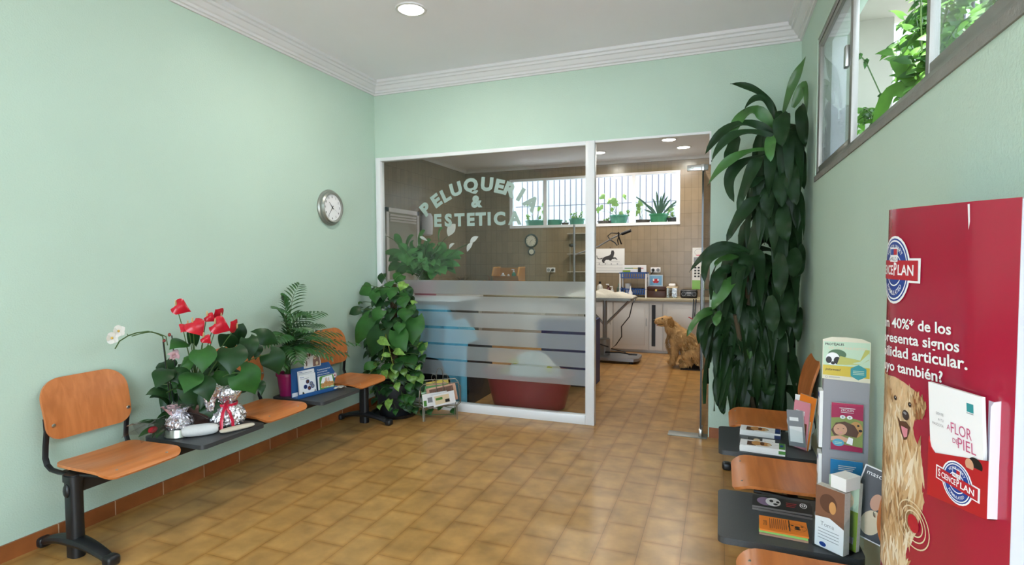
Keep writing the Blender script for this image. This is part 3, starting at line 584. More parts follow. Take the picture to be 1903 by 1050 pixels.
def back_P(u, v):
    v = ease(v); z = .545 + .303 * v; h = hw(v, .303, .208 + .007 * v, .07, .105); y = h * (2 * u - 1)
    return (-.178 - .10 * v * v * .5 - .02 * v + .012 * (y / .21) ** 2, y, z)
def make_bench(label):
    b = thing('beam_seating', label, 'waiting room bench')
    q = MB(); q.box((0, 0, .352), (.045, 2.36, .075), M_black, .004); q.build('beam', b)
    for s in (-1, 1):
        y = 1.17 * s; c = MB()
        c.prism(rrect(-.042, -.03, .042, .03, .028), M_black, lambda X, Y, Z: (X, y + Y, Z), .41)
        c.prism(rrect(-.047, -.035, .047, .035, .03), M_black, lambda X, Y, Z: (X, y + Y, Z + .375), .03)
        c.ball((.0, y + .033 * s, .335), (.02, .012, .035), M_blackpl)
        lg = c.build('leg', b)
        ft = MB(); P = []; rr = []
        for k in range(17):
            x = -.245 + .49 * k / 16; P.append((x, y, .028 + .048 * (1 - (x / .245) ** 2))); rr.append(.022 + .012 * (1 - abs(x) / .245))
        ft.tube(P, rr, M_black, 10, flat=(1.2, .85))
        f = ft.build('foot', lg)
        for e in (-1, 1):
            k = MB(); k.box((.255 * e, y, .026), (.06, .062, .052), M_blackpl, .016, seg=3); k.build('end_cap', f)
    for i in range(5):
        y = (i - 2) * .485; T = Vector((0, y, 0))
        if i % 2 == 0:
            s = MB(); s.sheet(lambda u, v: Vector(seat_P(u, v)) + T, 20, 20, .013, M_wood); so = s.build('seat', b)
            for yy in (-.13, .13): k = MB(); k.lathe([(0, .0035), (.007, .003), (.009, 0)], M_steel, (.205, y + yy, .4285), 12); k.build('screw', so)
            s = MB(); s.sheet(lambda u, v: Vector(back_P(u, v)) + T, 20, 20, .012, M_woodz); bo = s.build('backrest', b)
            for yy in (-.185, .185): k = MB(); k.lathe([(0, .0045), (.008, .003), (.010, 0)], M_steel, (-.1605, y + yy, .625), 12, axis=(1, 0, 0)); k.build('screw', bo)
            for yy in (-1, 1):
                t = MB(); Y = y + .2 * yy
                t.tube([(.16, Y - .03 * yy, .408), (.02, Y - .01 * yy, .402), (-.10, Y, .400), (-.165, Y, .405), (-.198, Y, .425), (-.212, Y, .46), (-.206, Y, .52), (-.192, Y, .60), (-.196, Y, .66)], .011, M_black, 8, flat=(1.3, .9))
                t.build('seat_bracket', b)
            t = MB(); t.box((.02, y, .396), (.24, .05, .012), M_black); t.box((-.1, y, .396), (.03, .36, .012), M_black); t.box((.1, y, .396), (.03, .34, .012), M_black); t.build('seat_plate', b)
        else:
            t = MB(); t.prism(rrect(-.16, -.224, .31, .224, .03), M_table, lambda X, Y, Z: (X, y + Y, Z + .408), .024); t.build('table_top', b)
            t = MB(); t.box((.04, y, .398), (.26, .05, .018), M_black); t.build('table_plate', b)
    return b
LB = make_bench('beam bench under the wall clock along the left wall, plants on its dark table tops')
LB.location = (-2.95, 2.875, 0)
RB = copy_tree(LB); RB.location = (.312, 2.81, 0); RB.rotation_euler = (0, 0, PI)
RB['label'] = 'beam bench along the right wall under the high window, leaflets on its dark table tops'
LB['group'] = RB['group'] = 'beam seating units of the waiting room'
TZ = .4325                                           # height of the table tops

# ------------------------------------------------------------------ wall clock
def wall_clock():
    t = thing('wall_clock', 'round silver wall clock high on the green left wall', 'clock', (XL, 3.955, 1.905), 0)
    Mx = plane_map((0, 0, 0), (0, 1, 0), (0, 0, 1), (1, 0, 0)); sil = mat('silver_plastic', '#9a9d96', .35, .6)
    MB().lathe([(.155, 0), (.158, .012), (.150, .026), (.142, .028), (.140, .040), (.128, .052), (.118, .050), (.114, .034), (.0, .034)], sil, n=48, axis=(1, 0, 0)).build('case', t)
    MB().lathe([(0, .0355), (.114, .0355), (.114, .034)], K_white, n=40, axis=(1, 0, 0)).build('dial', t)
    p = Print(Mx, 2e-4)
    for i in range(1, 13):
        a = R(90 - 30 * i); p.text(str(i), .093 * math.cos(a), .093 * math.sin(a) - .009, .019, K_black, 180, 'C', bold=.01)
    p.build('numerals', t, 0)
    for nm, a, l, w, k in (('hour_hand', 90 - 30 * 10.6, .062, .010, 186), ('minute_hand', 90 - 6 * 36, .085, .008, 190), ('second_hand', 90 - 6 * 20, .082, .002, 194)):
        p = Print(Mx, 2e-4); c, s = math.cos(R(a)), math.sin(R(a))
        p.poly([(-.018 * c - w / 2 * s, -.018 * s + w / 2 * c), (-.018 * c + w / 2 * s, -.018 * s - w / 2 * c), (l * c + w / 5 * s, l * s - w / 5 * c), (l * c - w / 5 * s, l * s + w / 5 * c)], K_black, k); p.build(nm, t, 0)
wall_clock()

# ------------------------------------------------------------------ plants
G1 = mat('leaf_dark_green', '#1d3d1c', .38, var=.30, scale=9, spec=.28); G2 = mat('leaf_mid_green', '#2d5a24', .45, var=.28, scale=10, spec=.28)
G3 = mat('leaf_variegated', '#6f9440', .36, var=.35, scale=45); G4 = mat('leaf_palm_green', '#2f5a2c', .38, var=.25, scale=6)
GD = mat('leaf_deep_green', '#1b3319', .42, var=.35, scale=6, spec=.22); GDl = mat('leaf_fresh_green', '#3a642c', .36, var=.25, scale=6)
G_stem = mat('stem_green', '#47632f', .5); M_soil = mat('potting_soil', '#2c211a', .95, bump=.5, bscale=60)
SP = mat('spathe_red', '#c3182c', .22, var=.12, scale=12); SPX = mat('spadix_cream', '#d9bf8e', .5)
M_petal = mat('white_petal', '#efeae6', .5, trans=.25)
def pot(par, r0, r1, h, m, c=(0, 0, 0), rim=.012, name='pot'):
    x = MB(); x.lathe([(r0, 0), (r0 + (r1 - r0) * .9, h * .88), (r1 + rim * .6, h * .88), (r1 + rim * .6, h), (r1 - .008, h), (r1 - .015, h - .025)], m, c, 28)
    o = x.build(name, par); s = MB(); s.lathe([(0, h - .02), (r1 - .012, h - .022)], M_soil, c, 24); s.build('soil', par)
    return o
def arc3(a, b, lift, n=8):
    a, b = Vector(a), Vector(b); m = (a + b) / 2 + Vector(lift)
    return [a * (1 - t) ** 2 + (2 * m - (a + b) / 2) * (2 * t * (1 - t)) + b * t * t for t in [k / n for k in range(n + 1)]]
def rnd(a, b): return random.uniform(a, b)

def anthurium():
    O_ = Vector((-2.98, 2.42, TZ)); t = thing('anthurium', 'potted anthurium with red spathes and big heart leaves on the left bench', 'plant', O_)
    pot(t, .085, .11, .16, mat('brown_plastic_pot', '#5a3d33', .5))
    base = Vector((0, 0, .15)); fo = MB(); st = MB()
    for k, (a, b, w) in enumerate(ANTH):
        a, b = Vector(a) - O_, Vector(b) - O_; d = b - a
        a = a + d * .06
        fo.leaf(a, (a + b) / 2 + Vector((.015, -.005, .02)), b, w * .98, G1 if k % 3 else G2, 'heart', (.65, -.6, .5), .18, 10)
        st.tube(arc3(base + Vector((rnd(-.03, .03), rnd(-.03, .03), 0)), a, (0, 0, .05)), .0035, G_stem, 5)
    for k in range(26):
        a = Vector((rnd(-.14, .12), rnd(-.18, .2), rnd(.2, .44))); b = a + Vector((rnd(-.02, .08), rnd(-.06, .06), rnd(-.14, -.05)))
        fo.leaf(a, (a + b) / 2 + Vector((.01, 0, .01)), b, rnd(.07, .11), G1, 'heart', (.6, -.6, .5), .18, 8)
        st.tube(arc3(base, a, (0, 0, .03)), .003, G_stem, 5)
    fo.build('leaves', t, 60); st.build('stems', t)
    for k, (c, w) in enumerate(SPATHE):
        c = Vector(c) - O_; f = MB(); tl = [0.6, -.3, .3, -.5, .1, .5, -.4, .2][k]
        dr = Vector((.25, math.sin(tl * 2.2), -.55 if k not in (1, 6) else .55)).normalized()
        a = c - dr * w * .38; b = c + dr * w * .62
        f.leaf(a, c + Vector((.012, -.008, .004)), b, w * 1.02, SP, 'heart', (.75, -.55, .35), .3, 10)
        fl = f.build('flower', t, 60)
        x = MB(); e = a + Vector((.028, -.022, .03)); x.tube([a, (a + e) / 2, e], [.005, .0055, .003], SPX, 8); x.build('spadix', fl)
        x = MB(); x.tube(arc3(base, a, (0, 0, .06)), .0028, G_stem, 5); x.build('stalk', fl)
anthurium()

def orchid():
    O_ = Vector((-3.03, 2.30, TZ)); t = thing('orchid', 'white orchid with an arching stem on black stakes beside the anthurium', 'plant', O_)
    pot(t, .05, .06, .11, mat('clear_brown_pot', '#4d3b30', .4))
    L = [Vector(p) - O_ for p in [[-3.02, 2.278, .55], [-3.02, 2.263, .769], [-3.02, 2.246, .961], [-3.02, 2.238, 1.01], [-3.02, 2.2, 1.033], [-3.02, 2.153, 1.049], [-3.02, 2.091, 1.05], [-3.02, 2.041, 1.039], [-3.02, 1.994, 1.016], [-3.02, 1.97, .979]]]
    s = MB(); s.tube(L, .0035, G_stem, 6)
    s.tube([p + Vector((.012, .012, -.006 + .003 * (k % 2))) for k, p in enumerate(L[2:8])], .003, G_stem, 6)
    s.tube([L[7], L[7] + Vector((.01, -.012, .012))], .002, G_stem, 5); s.build('flower_stem', t)
    for dy, top in ((0, .545), (.028, .35), (.055, .575)):
        x = MB(); x.tube([(.01, -.02 + dy, .09), (.01, -.06 + dy, top)], .0035, M_blackpl, 6); x.build('stake', t)
    for c in ([-3.0, 1.975, 1.075], [-3.0, 1.94, 1.042]):
        c = Vector(c) - O_; f = MB()
        for k in range(5):
            w = 2 * PI * k / 5 + .5; d = Vector((.012, math.cos(w) * .034, math.sin(w) * .034))
            f.leaf(c, c + d * .55, c + d, .034, M_petal, 'lance', (1, -.5, .1), -.1, 6)
        fl = f.build('flower', t, 60); x = MB(); x.ball(c + Vector((.008, -.002, 0)), (.006, .006, .007), mat('orchid_lip', '#c9a44c', .5)); x.build('lip', fl)
    for c in ([-3.02, 2.281, 1.013], [-3.02, 2.247, .983]):
        x = MB(); x.ball(Vector(c) - O_, (.009, .009, .011), mat('orchid_bud', '#8c3b35', .5)); x.build('bud', t)
    f = MB()
    for a, b in (((0, 0, .12), (.08, -.10, .10)), ((0, 0, .12), (.10, .03, .06)), ((0, 0, .12), (.02, -.16, .24)), ((0, 0, .12), (.06, -.18, .02))):
        f.leaf(a, (Vector(a) + Vector(b)) / 2 + Vector((0, 0, .04)), b, .05, G1, 'lance', (.5, -.3, .8), .2, 8)
    f.build('leaves', t, 60)
    rose = mat('pink_fabric_rose', '#dcb3b9', .7, trans=.2); f = MB(); c = Vector((-2.97, 2.263, .892)) - O_
    for k in range(9):
        w = k * 2.4; d = Vector((.02 * math.cos(w), .022 * math.sin(w), .02 * math.sin(k * 1.3)))
        f.leaf(c - d * .3, c + d * .6 + Vector((.01, 0, .01)), c + d * 1.5 + Vector((0, 0, .006)), .03, rose, 'heart', (1, -.4, .4), -.3, 5)
    f.build('ribbon_rose', t, 60)
orchid()

def palm():
    O_ = Vector((-3.04, 3.235, TZ)); t = thing('parlour_palm', 'feathery parlour palm in a magenta pot on the left bench', 'plant', O_)
    pot(t, .062, .08, .17, mat('magenta_glazed_pot', '#97195a', .25))
    spec = [((.00, .10, .82), .12), ((.06, -.22, .66), .13), ((.0, -.10, .74), .12), ((.10, .25, .60), .13), ((.14, .40, .42), .13), ((.16, -.36, .46), .12), ((.20, .20, .40), .12), ((.22, -.1, .50), .12),
            ((.05, .30, .50), .12), ((.24, .36, .27), .12), ((.24, -.24, .30), .12), ((.28, .10, .28), .12), ((.03, -.40, .42), .11), ((.26, .50, .33), .11), ((.10, .06, .60), .12), ((.14, -.30, .26), .1), ((.05, .45, .30), .1)]
    for k, (e, ll) in enumerate(spec):
        e = Vector(e); e.y = e.y * .86 + .05; b0 = Vector((rnd(-.03, .03), rnd(-.03, .03), .15)); f = MB()
        bend = Vector((-e.x * .25, -e.y * .35, .10 + .05 * (1 - e.z)))
        P = arc3(b0, e, bend, 18); f.tube(P, [.0045 - .0035 * i / 18 for i in range(19)], G_stem, 5)
        for i in range(5, 19):
            T = (P[min(i + 1, 18)] - P[i - 1]).normalized(); S = T.cross(Vector((.35, 0, 1))).normalized(); s = (i - 5) / 13
            L = ll * (math.sin(PI * (.18 + .72 * s)) ** .7)
            for sg in (-1, 1):
                d = (S * sg * .85 + T * .75).normalized() * L; a = P[i]; b = a + d + Vector((0, 0, -L * .22))
                if b.x + O_.x < XL + .02: b.x = XL + .02 - O_.x
                f.leaf(a, (a + b) / 2 + Vector((0, 0, L * .07)), b, .021, G4 if (i + k) % 4 else G2, 'lance', T * .2 + Vector((.3, -.3, 1)), .25, 4)
        f.build('frond', t, 60)
palm()

def pothos():
    O_ = Vector((-2.84, 4.37, 0)); t = thing('pothos', 'tall climbing pothos with variegated heart leaves in the left corner', 'plant', O_)
    pot(t, .14, .18, .30, mat('black_plastic_pot', '#1d1f24', .5))
    MB().lathe([(0, 0), (.2, 0), (.22, .03), (.205, .03), (.19, .012), (0, .012)], M_blackpl, n=28).build('saucer', t)
    x = MB(); x.tube([(0, 0, .25), (0, 0, 1.22)], .032, mat('moss_pole', '#4a3a25', .95, bump=.6), 10); x.build('moss_pole', t)
    f = MB(); s = MB()
    for k, (a, b, w) in enumerate(POTH):
        a, b = Vector(a) - O_, Vector(b) - O_
        for v in (a, b):
            v.x = max(v.x, XL + .03 - O_.x); v.y = min(v.y, YB - .05 - O_.y); v.z = max(v.z, .012)
        m = (a + b) / 2 + Vector((0, -.02, .012)); v_ = k in (9, 11, 12, 25, 26, 29, 32, 41, 42, 20, 15)
        f.leaf(a, m, b, w * 1.05, G3 if v_ else (G1 if k % 3 == 0 else G2), 'heart', (.15, -.85, .4), .15, 9)
        s.tube(arc3((rnd(-.02, .02), rnd(-.04, 0), max(.12, min(1.15, a.z - .06))), a, (0, -.03, .03), 5), .003, G_stem, 4)
    for k in range(230):
        z = rnd(.12, 1.2); rad = (.12 + .13 * math.sin(PI * min(1, z / 1.35) ** .8)) * rnd(.6, 1.05); w = rnd(-PI, PI)
        a = Vector((rad * 1.15 * math.cos(w), rad * .62 * math.sin(w) - .03, z)); L = rnd(.06, .12) * (1.25 if .5 < z < 1 else 1)
        b = a + Vector((math.cos(w) * L * .5, -abs(math.sin(w)) * L * .4, -L * .8))
        for v in (a, b):
            v.x = max(v.x, XL + .03 - O_.x); v.y = min(v.y, YB - .05 - O_.y); v.z = max(v.z, .02)
        f.leaf(a, (a + b) / 2 + Vector((.01 * math.cos(w), -.012, .01)), b, L * .85, random.choice((G1, G1, G2, G2, G3) if z < .6 else (G1, G1, G1, G2)), 'heart', (math.cos(w) * .5, -.7, .4), .15, 7)
        if k % 2: s.tube(arc3((0, -.02, min(1.15, z)), a, (0, 0, .02), 4), .0025, G_stem, 4)
    f.v = [(x, 4.06 - O_.y + .06 * math.exp((y + O_.y - 4.12) / .06) if z < .47 and x < -2.66 - O_.x and y + O_.y < 4.12 else y, z) for x, y, z in f.v]
    f.clamp(x0=XL + .016 - O_.x, y1=YB - .025 - O_.y, z0=.006).build('leaves', t, 60); s.build('stems', t)
    v = MB(); v.tube([(.1, -.1, .3), (.13, -.33, .9 - .1), (.12, -.36, .62), (.11, -.37, .58)], .004, mat('vine_yellow', '#8f9a45', .5), 6)
    v.tube([(.12, -.1, .28), (.25, -.2, .12), (.3, -.05, .03), (.42, .05, .02), (.57, .13, .015)], .003, G_stem, 5); v.build('vine', t)
pothos()

GL = mat('leaf_lily_green', '#4f8a45', .45, var=.25, scale=9)
def peace_lily():
    O_ = Vector((-2.93, 5.12, 1.06)); t = thing('peace_lily', 'peace lily with white blooms behind the partition glass', 'plant', O_)
    pot(t, .11, .15, .16, mat('rose_pot', '#a3606c', .4)); f = MB(); s = MB()
    for a, b, w in LILY:
        a, b = Vector(a) - O_, Vector(b) - O_; a.x = max(a.x, -.3)
        f.leaf(a, (a + b) / 2 + Vector((0, -.02, .03)), b, w * 1.35, GL, 'lance', (.1, -.7, .7), .2, 9); s.tube(arc3((rnd(-.05, .05), 0, .14), a, (0, 0, .03), 5), .004, G_stem, 5)
    for k in range(60):
        w = rnd(0, 2 * PI); e = rnd(.1, .42); z = rnd(.2, .62 - e * .5)
        b = Vector((math.cos(w) * e, -.02 + math.sin(w) * e * .5, z)); b.y = max(b.y, -.40); a = Vector((b.x * .45, b.y * .45, .14 + z * .45))
        f.leaf(a, (a + b) / 2 + Vector((0, 0, .06)), b, rnd(.09, .15), random.choice((G2, GL, GL)), 'lance', (.1, -.6, .7), .2, 7)
        s.tube(arc3((rnd(-.06, .06), rnd(-.05, .05), .14), a, (0, 0, .02), 4), .0035, G_stem, 4)
    f.build('leaves', t, 60); s.build('stems', t)
    for a, b, w in LILYF:
        a, b = Vector(a) - O_, Vector(b) - O_; x = MB(); x.leaf(a, (a + b) / 2 + Vector((0, -.02, .01)), b, w, M_petal, 'lance', (.2, -1, .2), -.15, 8)
        o = x.build('flower', t, 60); x = MB(); x.tube(arc3((rnd(-.05, .05), 0, .14), a, (0, 0, .08)), .003, G_stem, 5); x.build('stalk', o)
peace_lily()

def dracaena():
    O_ = Vector((.27, 4.28, 0)); t = thing('dracaena', 'tall corn plant with drooping dark strap leaves in the right corner', 'plant', O_)
    pot(t, .15, .19, .34, mat('slate_blue_pot', '#39464a', .45))
    tr = mat('cane_bark', '#4a3f2c', .8, bump=.3, bscale=30)
    c1 = [(.08, .02, .3), (.09, 0, 1.2), (.11, -.05, 2.0), (.12, -.08, 2.42)]; c2 = [(-.05, .03, .3), (-.08, -.08, 1.0), (-.1, -.18, 1.46)]; c3 = [(-.02, -.07, .3), (-.12, -.17, .8), (-.17, -.24, 1.06)]
    for c, r in ((c1, .022), (c2, .018), (c3, .016)):
        x = MB(); x.tube(c, r, tr, 10); x.build('cane', t)
    f = MB(); lim = lambda v: (setattr(v, 'x', min(v.x, XR - .015 - O_.x)), setattr(v, 'y', min(v.y, YB - .02 - O_.y)), setattr(v, 'z', max(v.z, .04)))
    def behind_seat(*P):      # low leaves hang behind the end of the bench, not through its seat
        if min(v.z for v in P) < .97 and max(v.x for v in P) > -.02 - O_.x:
            d = max(0, 4.075 - O_.y - min(v.y for v in P))
            for v in P: v.y += d
    for k, (a, m, b, w) in enumerate(DRAC):
        a, m, b = Vector(a) - O_, Vector(m) - O_, Vector(b) - O_
        behind_seat(a, m, b)
        for v in (a, m, b): lim(v)
        fresh = k < 13 or 22 <= k <= 34
        f.leaf(a, m, b, w * .92, GDl if (fresh and k % 3 == 0) or k == 38 else GD, 'strap', (-.15, -.85, .45), .16, 14, .16, k)
    def cpt(c, z):
        for p, q in zip(c, c[1:]):
            if z <= q[2]: s = (z - p[2]) / (q[2] - p[2]); return Vector(p).lerp(Vector(q), s)
        return Vector(c[-1])
    for k in range(185):
        if k < 125: c = c1; z = .45 + 1.93 * (k / 125)
        elif k < 158: c = c2; z = rnd(.6, 1.44)
        else: c = c3; z = rnd(.5, 1.05)
        p = cpt(c, z); w = R(rnd(150, 320)) if k % 5 else R(rnd(90, 360)); L = rnd(.34, .5); e = rnd(.10, .22)
        d = Vector((math.cos(w), math.sin(w), 0)); a = p.copy(); m = p + d * e * .85 + Vector((0, 0, rnd(-.03, .07))); b = p + d * e * 1.15 + Vector((0, 0, -L * rnd(.6, .95)))
        behind_seat(a, m, b)
        for v in (a, m, b): lim(v)
        f.leaf(a, m, b, rnd(.075, .1), GD, 'strap', Vector((math.cos(w) * .5, math.sin(w) * .5 - .3, .45)), .16, 9, .14, k)
    f.clamp(x1=XR - .012 - O_.x, y1=YB - .012 - O_.y, z0=.02).build('leaves', t, 60)
dracaena()
# ------------------------------------------------------------------ things on the left bench
M_foil = mat('silver_foil', '#e8e5ec', .2, .92, bump=1.0, bscale=55)
M_tulle = glass('tulle', (.80, .78, .79), 1.3, .35, 1.6)
M_pinkf = mat('pink_rose_petal', '#e3b6bb', .6, trans=.2)
def crumple(prof, n, amp, m, c, seed, fine=False):
    if fine:
        P = []
        for a, b in zip(prof, prof[1:]): P += [(a[0] + (b[0] - a[0]) * k / 3, a[1] + (b[1] - a[1]) * k / 3) for k in range(3)]
        prof = P + [prof[-1]]; n *= 2; amp *= .62
    rs = random.Random(seed); x = MB(); vs = []; fs = []
    for r, z in prof:
        for k in range(n):
            w = 2 * PI * k / n; q = r * (1 + amp * rs.uniform(-1, 1)); vs.append((c[0] + q * math.cos(w), c[1] + q * math.sin(w), c[2] + z + amp * .03 * rs.uniform(-1, 1)))
    for i in range(len(prof) - 1):
        for k in range(n): fs.append((i * n + k, i * n + (k + 1) % n, (i + 1) * n + (k + 1) % n, (i + 1) * n + k))
    fs += [tuple(range(n))[::-1], tuple(range((len(prof) - 1) * n, len(prof) * n))]
    return x.add(vs, fs, m)
t = thing('pet_bowl', 'low stainless steel bowl holding a foil-wrapped posy', 'bowl', (-2.935, 2.262, TZ))
MB().lathe([(.072, 0), (.078, .004), (.070, .046), (.074, .05), (.068, .05), (.062, .015), (0, .012)], M_steel, n=36).build('bowl', t)
t = thing('wrapped_posy', 'foil-wrapped posy with pink fabric rose standing in the steel bowl', 'posy', (-2.935, 2.262, TZ + .016))
crumple([(.055, 0), (.062, .03), (.074, .06), (.064, .09), (.035, .115), (.055, .14), (.075, .155)], 26, .16, M_foil, (0, 0, 0), 3, True).build('foil_wrap', t, 25)
q = MB()
for k in range(14):
    w = k * 2.4; r = .012 + .0028 * k; d = Vector((math.cos(w), math.sin(w), 0)) * r
    q.leaf(Vector((-.02, -.03, .12)) + d * .4, Vector((-.02, -.03, .15)) + d, Vector((-.02, -.03, .165 - .001 * k)) + d * 1.5, .04, M_pinkf, 'heart', (-d.x, -d.y, .05), -.2, 6)
q.build('rose', t, 60)
q = MB(); q.grid(lambda u, v: ((.10 + .06 * math.sin(u * 11)) * v * math.cos(u * 2 * PI) * 1.0, (.11 + .05 * math.cos(u * 9)) * v * math.sin(u * 2 * PI), .115 - .06 * v * v + .02 * math.sin(u * 23) * v), 40, 8, M_tulle); q.build('tulle', t, 60)
t = thing('tulip_bouquet', 'small bouquet with a red tulip and cellophane lying beside the steel bowl', 'bouquet', (-3.04, 2.222, TZ + .004))
q = MB()
for b, w in (((.04, -.16, .035), .05), ((.10, -.10, .02), .06), ((-.01, -.13, .10), .045)): q.leaf((0, .05, .02), (Vector(b) + Vector((0, .05, .06))) / 2, b, w, G2, 'lance', (.4, -.3, .85), .3, 8)
q.build('leaves', t, 60)
q = MB(); q.ball((.055, -.085, .058), (.020, .034, .018), SP, 14, (0, 0, .4)); q.build('tulip', t)
q = MB(); q.grid(lambda u, v: (-.04 + .16 * u, .06 - .26 * v, .03 + .06 * math.sin(u * PI) * (1 + .5 * v) + .008 * math.sin(u * 20 + v * 9)), 16, 14, M_tulle); q.build('cellophane', t, 60)
for lab, a, b, r, h, col in (('fat white rounded stone at the front edge of the bench table, beside the steel bowl', (-2.865, 2.235), (-2.755, 2.35), .036, .034, '#d5d3d2'), ('flat beige elongated stone in front of the foil-wrapped pot', (-2.722, 2.362), (-2.662, 2.53), .026, .014, '#c9bdaa')):
    a, b = Vector(a + (0,)), Vector(b + (0,)); m_ = (a + b) / 2; L = (b - a).length
    o = MB().grid(lambda u, v: ((L / 2 + r * .4) * math.copysign(abs(math.cos(v * PI)) ** .75, math.cos(v * PI)), r * (math.sin(v * PI) ** .45 if 0 < v < 1 else 0) * math.cos(u * 2 * PI) * (1 - .12 * math.sin(v * 2 * PI)), h + h * (math.sin(v * PI) ** .5 if 0 < v < 1 else 0) * math.sin(u * 2 * PI)), 24, 24, mat('stone_' + col[1:], col, .75, var=.08, scale=14, bump=.2, bscale=50)).build('stone', None, 60)
    o.location = (m_.x, m_.y, TZ); o.rotation_euler = (0, 0, math.atan2((b - a).y, (b - a).x)); tag(o, lab, 'stone')
t = thing('wrapped_plant_pot', 'crumpled silver foil parcel tied with red ribbon on the left bench', 'wrapped gift', (-2.815, 2.485, TZ + .005))
crumple([(.07, 0), (.092, .02), (.102, .05), (.098, .085), (.075, .12), (.045, .14), (.06, .165), (.08, .20), (.06, .235), (.02, .245)], 34, .14, M_foil, (0, 0, 0), 8, True).build('foil', t, 25)
crumple([(.015, -.05), (.024, -.02), (.03, .02), (.05, .06), (.06, .09), (.03, .11)], 16, .3, M_foil, (-.01, -.11, .17), 9, True).build('foil_bow', t, 25)
rib = mat('red_ribbon', '#c51f3f', .3); q = MB()
q.tube([(.060 * math.cos(w), .060 * math.sin(w), .135) for w in [2 * PI * k / 20 for k in range(20)]], .009, rib, 6, closed=True, flat=(.35, 1.2))
q.tube([(.04, -.045, .135), (.085, -.055, .10), (.098, -.05, .05), (.105, -.05, .006)], .008, rib, 6, flat=(1.2, .25)); q.tube([(.04, -.045, .135), (.06, -.085, .10), (.065, -.10, .05), (.07, -.105, .008)], .008, rib, 6, flat=(1.2, .25))
q.tube([(.04, -.045, .135), (.07, -.07, .16), (.06, -.05, .17), (.04, -.035, .14)], .008, rib, 6, flat=(1.2, .3)); q.build('ribbon', t)

# cardboard counter display on the second table
ang = math.atan2(.97, .19); t = thing('leaflet_display', 'blue cardboard leaflet display with a puppy and kitten cut-out', 'display stand', (-2.935, 3.155, TZ), ang)
M_bluec = mat('blue_card', '#2c5c96', .4)
fm = lambda y0: (lambda X, Y, Z: (X, y0 + Z, Y))           # card standing along local x, front towards local -y
q = MB(); q.prism([(0, 0), (.37, 0), (.415, .095), (.34, .215), (0, .215)], M_bluec, fm(0), .006); q.build('back_panel', t, 0)
q = MB(); q.b2((0, -.075, 0), (.36, 0, .006), M_bluec); q.b2((0, -.075, 0), (.36, -.07, .03), M_bluec); q.build('tray', t, 0)
q = MB(); q.prism([(.11, .2), (.11, .25), (.118, .285), (.13, .312), (.15, .318), (.17, .308), (.176, .285), (.188, .288), (.205, .297), (.23, .293), (.252, .272), (.262, .235), (.262, .2)], M_paper, fm(-.002), .003); q.build('pet_cutout', t, 0)
pm = plane_map((0, -.0025, 0), (1, 0, 0), (0, 0, 1), (0, -1, 0)); p = Print(pm)
p.poly([(.116, .205), (.117, .25), (.128, .285), (.135, .305), (.155, .312), (.166, .30), (.165, .26), (.17, .205)], pc('ink_puppy_white', '#d9d2cf')); p.ell(.134, .296, .013, .014, K_brn); p.ell(.160, .298, .009, .012, K_brn); p.ell(.148, .272, .005, .004, K_black); p.ell(.138, .287, .003, .003, K_black); p.ell(.156, .288, .003, .003, K_black); p.ell(.132, .235, .006, .022, K_hair)
p.poly([(.19, .205), (.188, .25), (.192, .275), (.205, .287), (.228, .284), (.245, .268), (.253, .235), (.252, .205)], pc('ink_kitten', '#8d6c63')); p.ell(.207, .268, .013, .012, K_cream); p.ell(.225, .225, .012, .014, K_cream); p.ell(.203, .270, .003, .003, K_black); p.ell(.213, .271, .003, .003, K_black)
p.rect(0, 0, .05, .035, K_white)
for k, s in enumerate(('Pregunte a su veterinario', 'por un comprimido', 'para su mascota')): p.text(s, .225, .165 - .019 * k, .0095, K_white, bold=.015, width=(.125, .095, .115)[k])
p.ell(.392, .10, .021, .021, K_white); p.ring(.392, .10, .019, .019, .003, K_red); p.ell(.392, .1, .008, .006, K_red); p.build('printing', t, 0)
def leaflet(name, label, w, h, th, loc, rot, front, edge=None, group=None, cat='leaflet', back=None):
    """a leaflet or stack of leaflets standing in local xz, printed front towards local -y"""
    t = thing(name, label, cat, loc, 0, group, rot); MB().b2((0, 0, 0), (w, th, h), edge or M_paper).build('paper', t, 0)
    p = Print(plane_map((0, 0, 0), (1, 0, 0), (0, 0, 1), (0, -1, 0))); front(p, w, h); p.build('printing', t, 0); return t
RZ = lambda a, tilt=0.0: (-tilt, 0, a)
def loc_in(root_loc, a, x, y, z): return (root_loc[0] + x * math.cos(a) - y * math.sin(a), root_loc[1] + x * math.sin(a) + y * math.cos(a), root_loc[2] + z)
DL = (-2.935, 3.155, TZ)
def f_pulgas(p, w, h):
    p.rect(0, 0, w, h, K_white); p.text('Pulgas', .012, h - .022, .010, K_blue, bold=.02); p.rect(.012, h - .032, w * .6, h - .029, K_grey)
    for k, (x, y) in enumerate(((.075, .10), (.105, .08), (.085, .05), (.052, .065), (.115, .06))): p.ell(x, y, .016, .016, K_blue); p.ell(x, y, .012, .012, (K_hair, K_grey, K_brn, K_navy, K_grey)[k])
    p.poly([(.02, .012), (.022, .03), (.03, .033), (.035, .022), (.042, .012)], K_black); p.poly([(.125, .015), (.13, .033), (.14, .028), (.137, .015)], K_grey)
leaflet('leaflet', 'white flea leaflet with round photos in front of the blue display', .148, .155, .008, loc_in(DL, ang, .035, -.05, .008), RZ(ang, R(6)), f_pulgas)
leaflet('leaflet', 'white leaflet standing taller right behind the flea leaflet', .148, .182, .004, loc_in(DL, ang, .045, -.028, .008), RZ(ang, R(6)), lambda p, w, h: (p.rect(0, 0, w, h, K_white), p.text('Pulgas', .012, h - .014, .009, K_blue, bold=.02), p.rect(.012, h - .021, w * .85, h - .018, K_grey)))
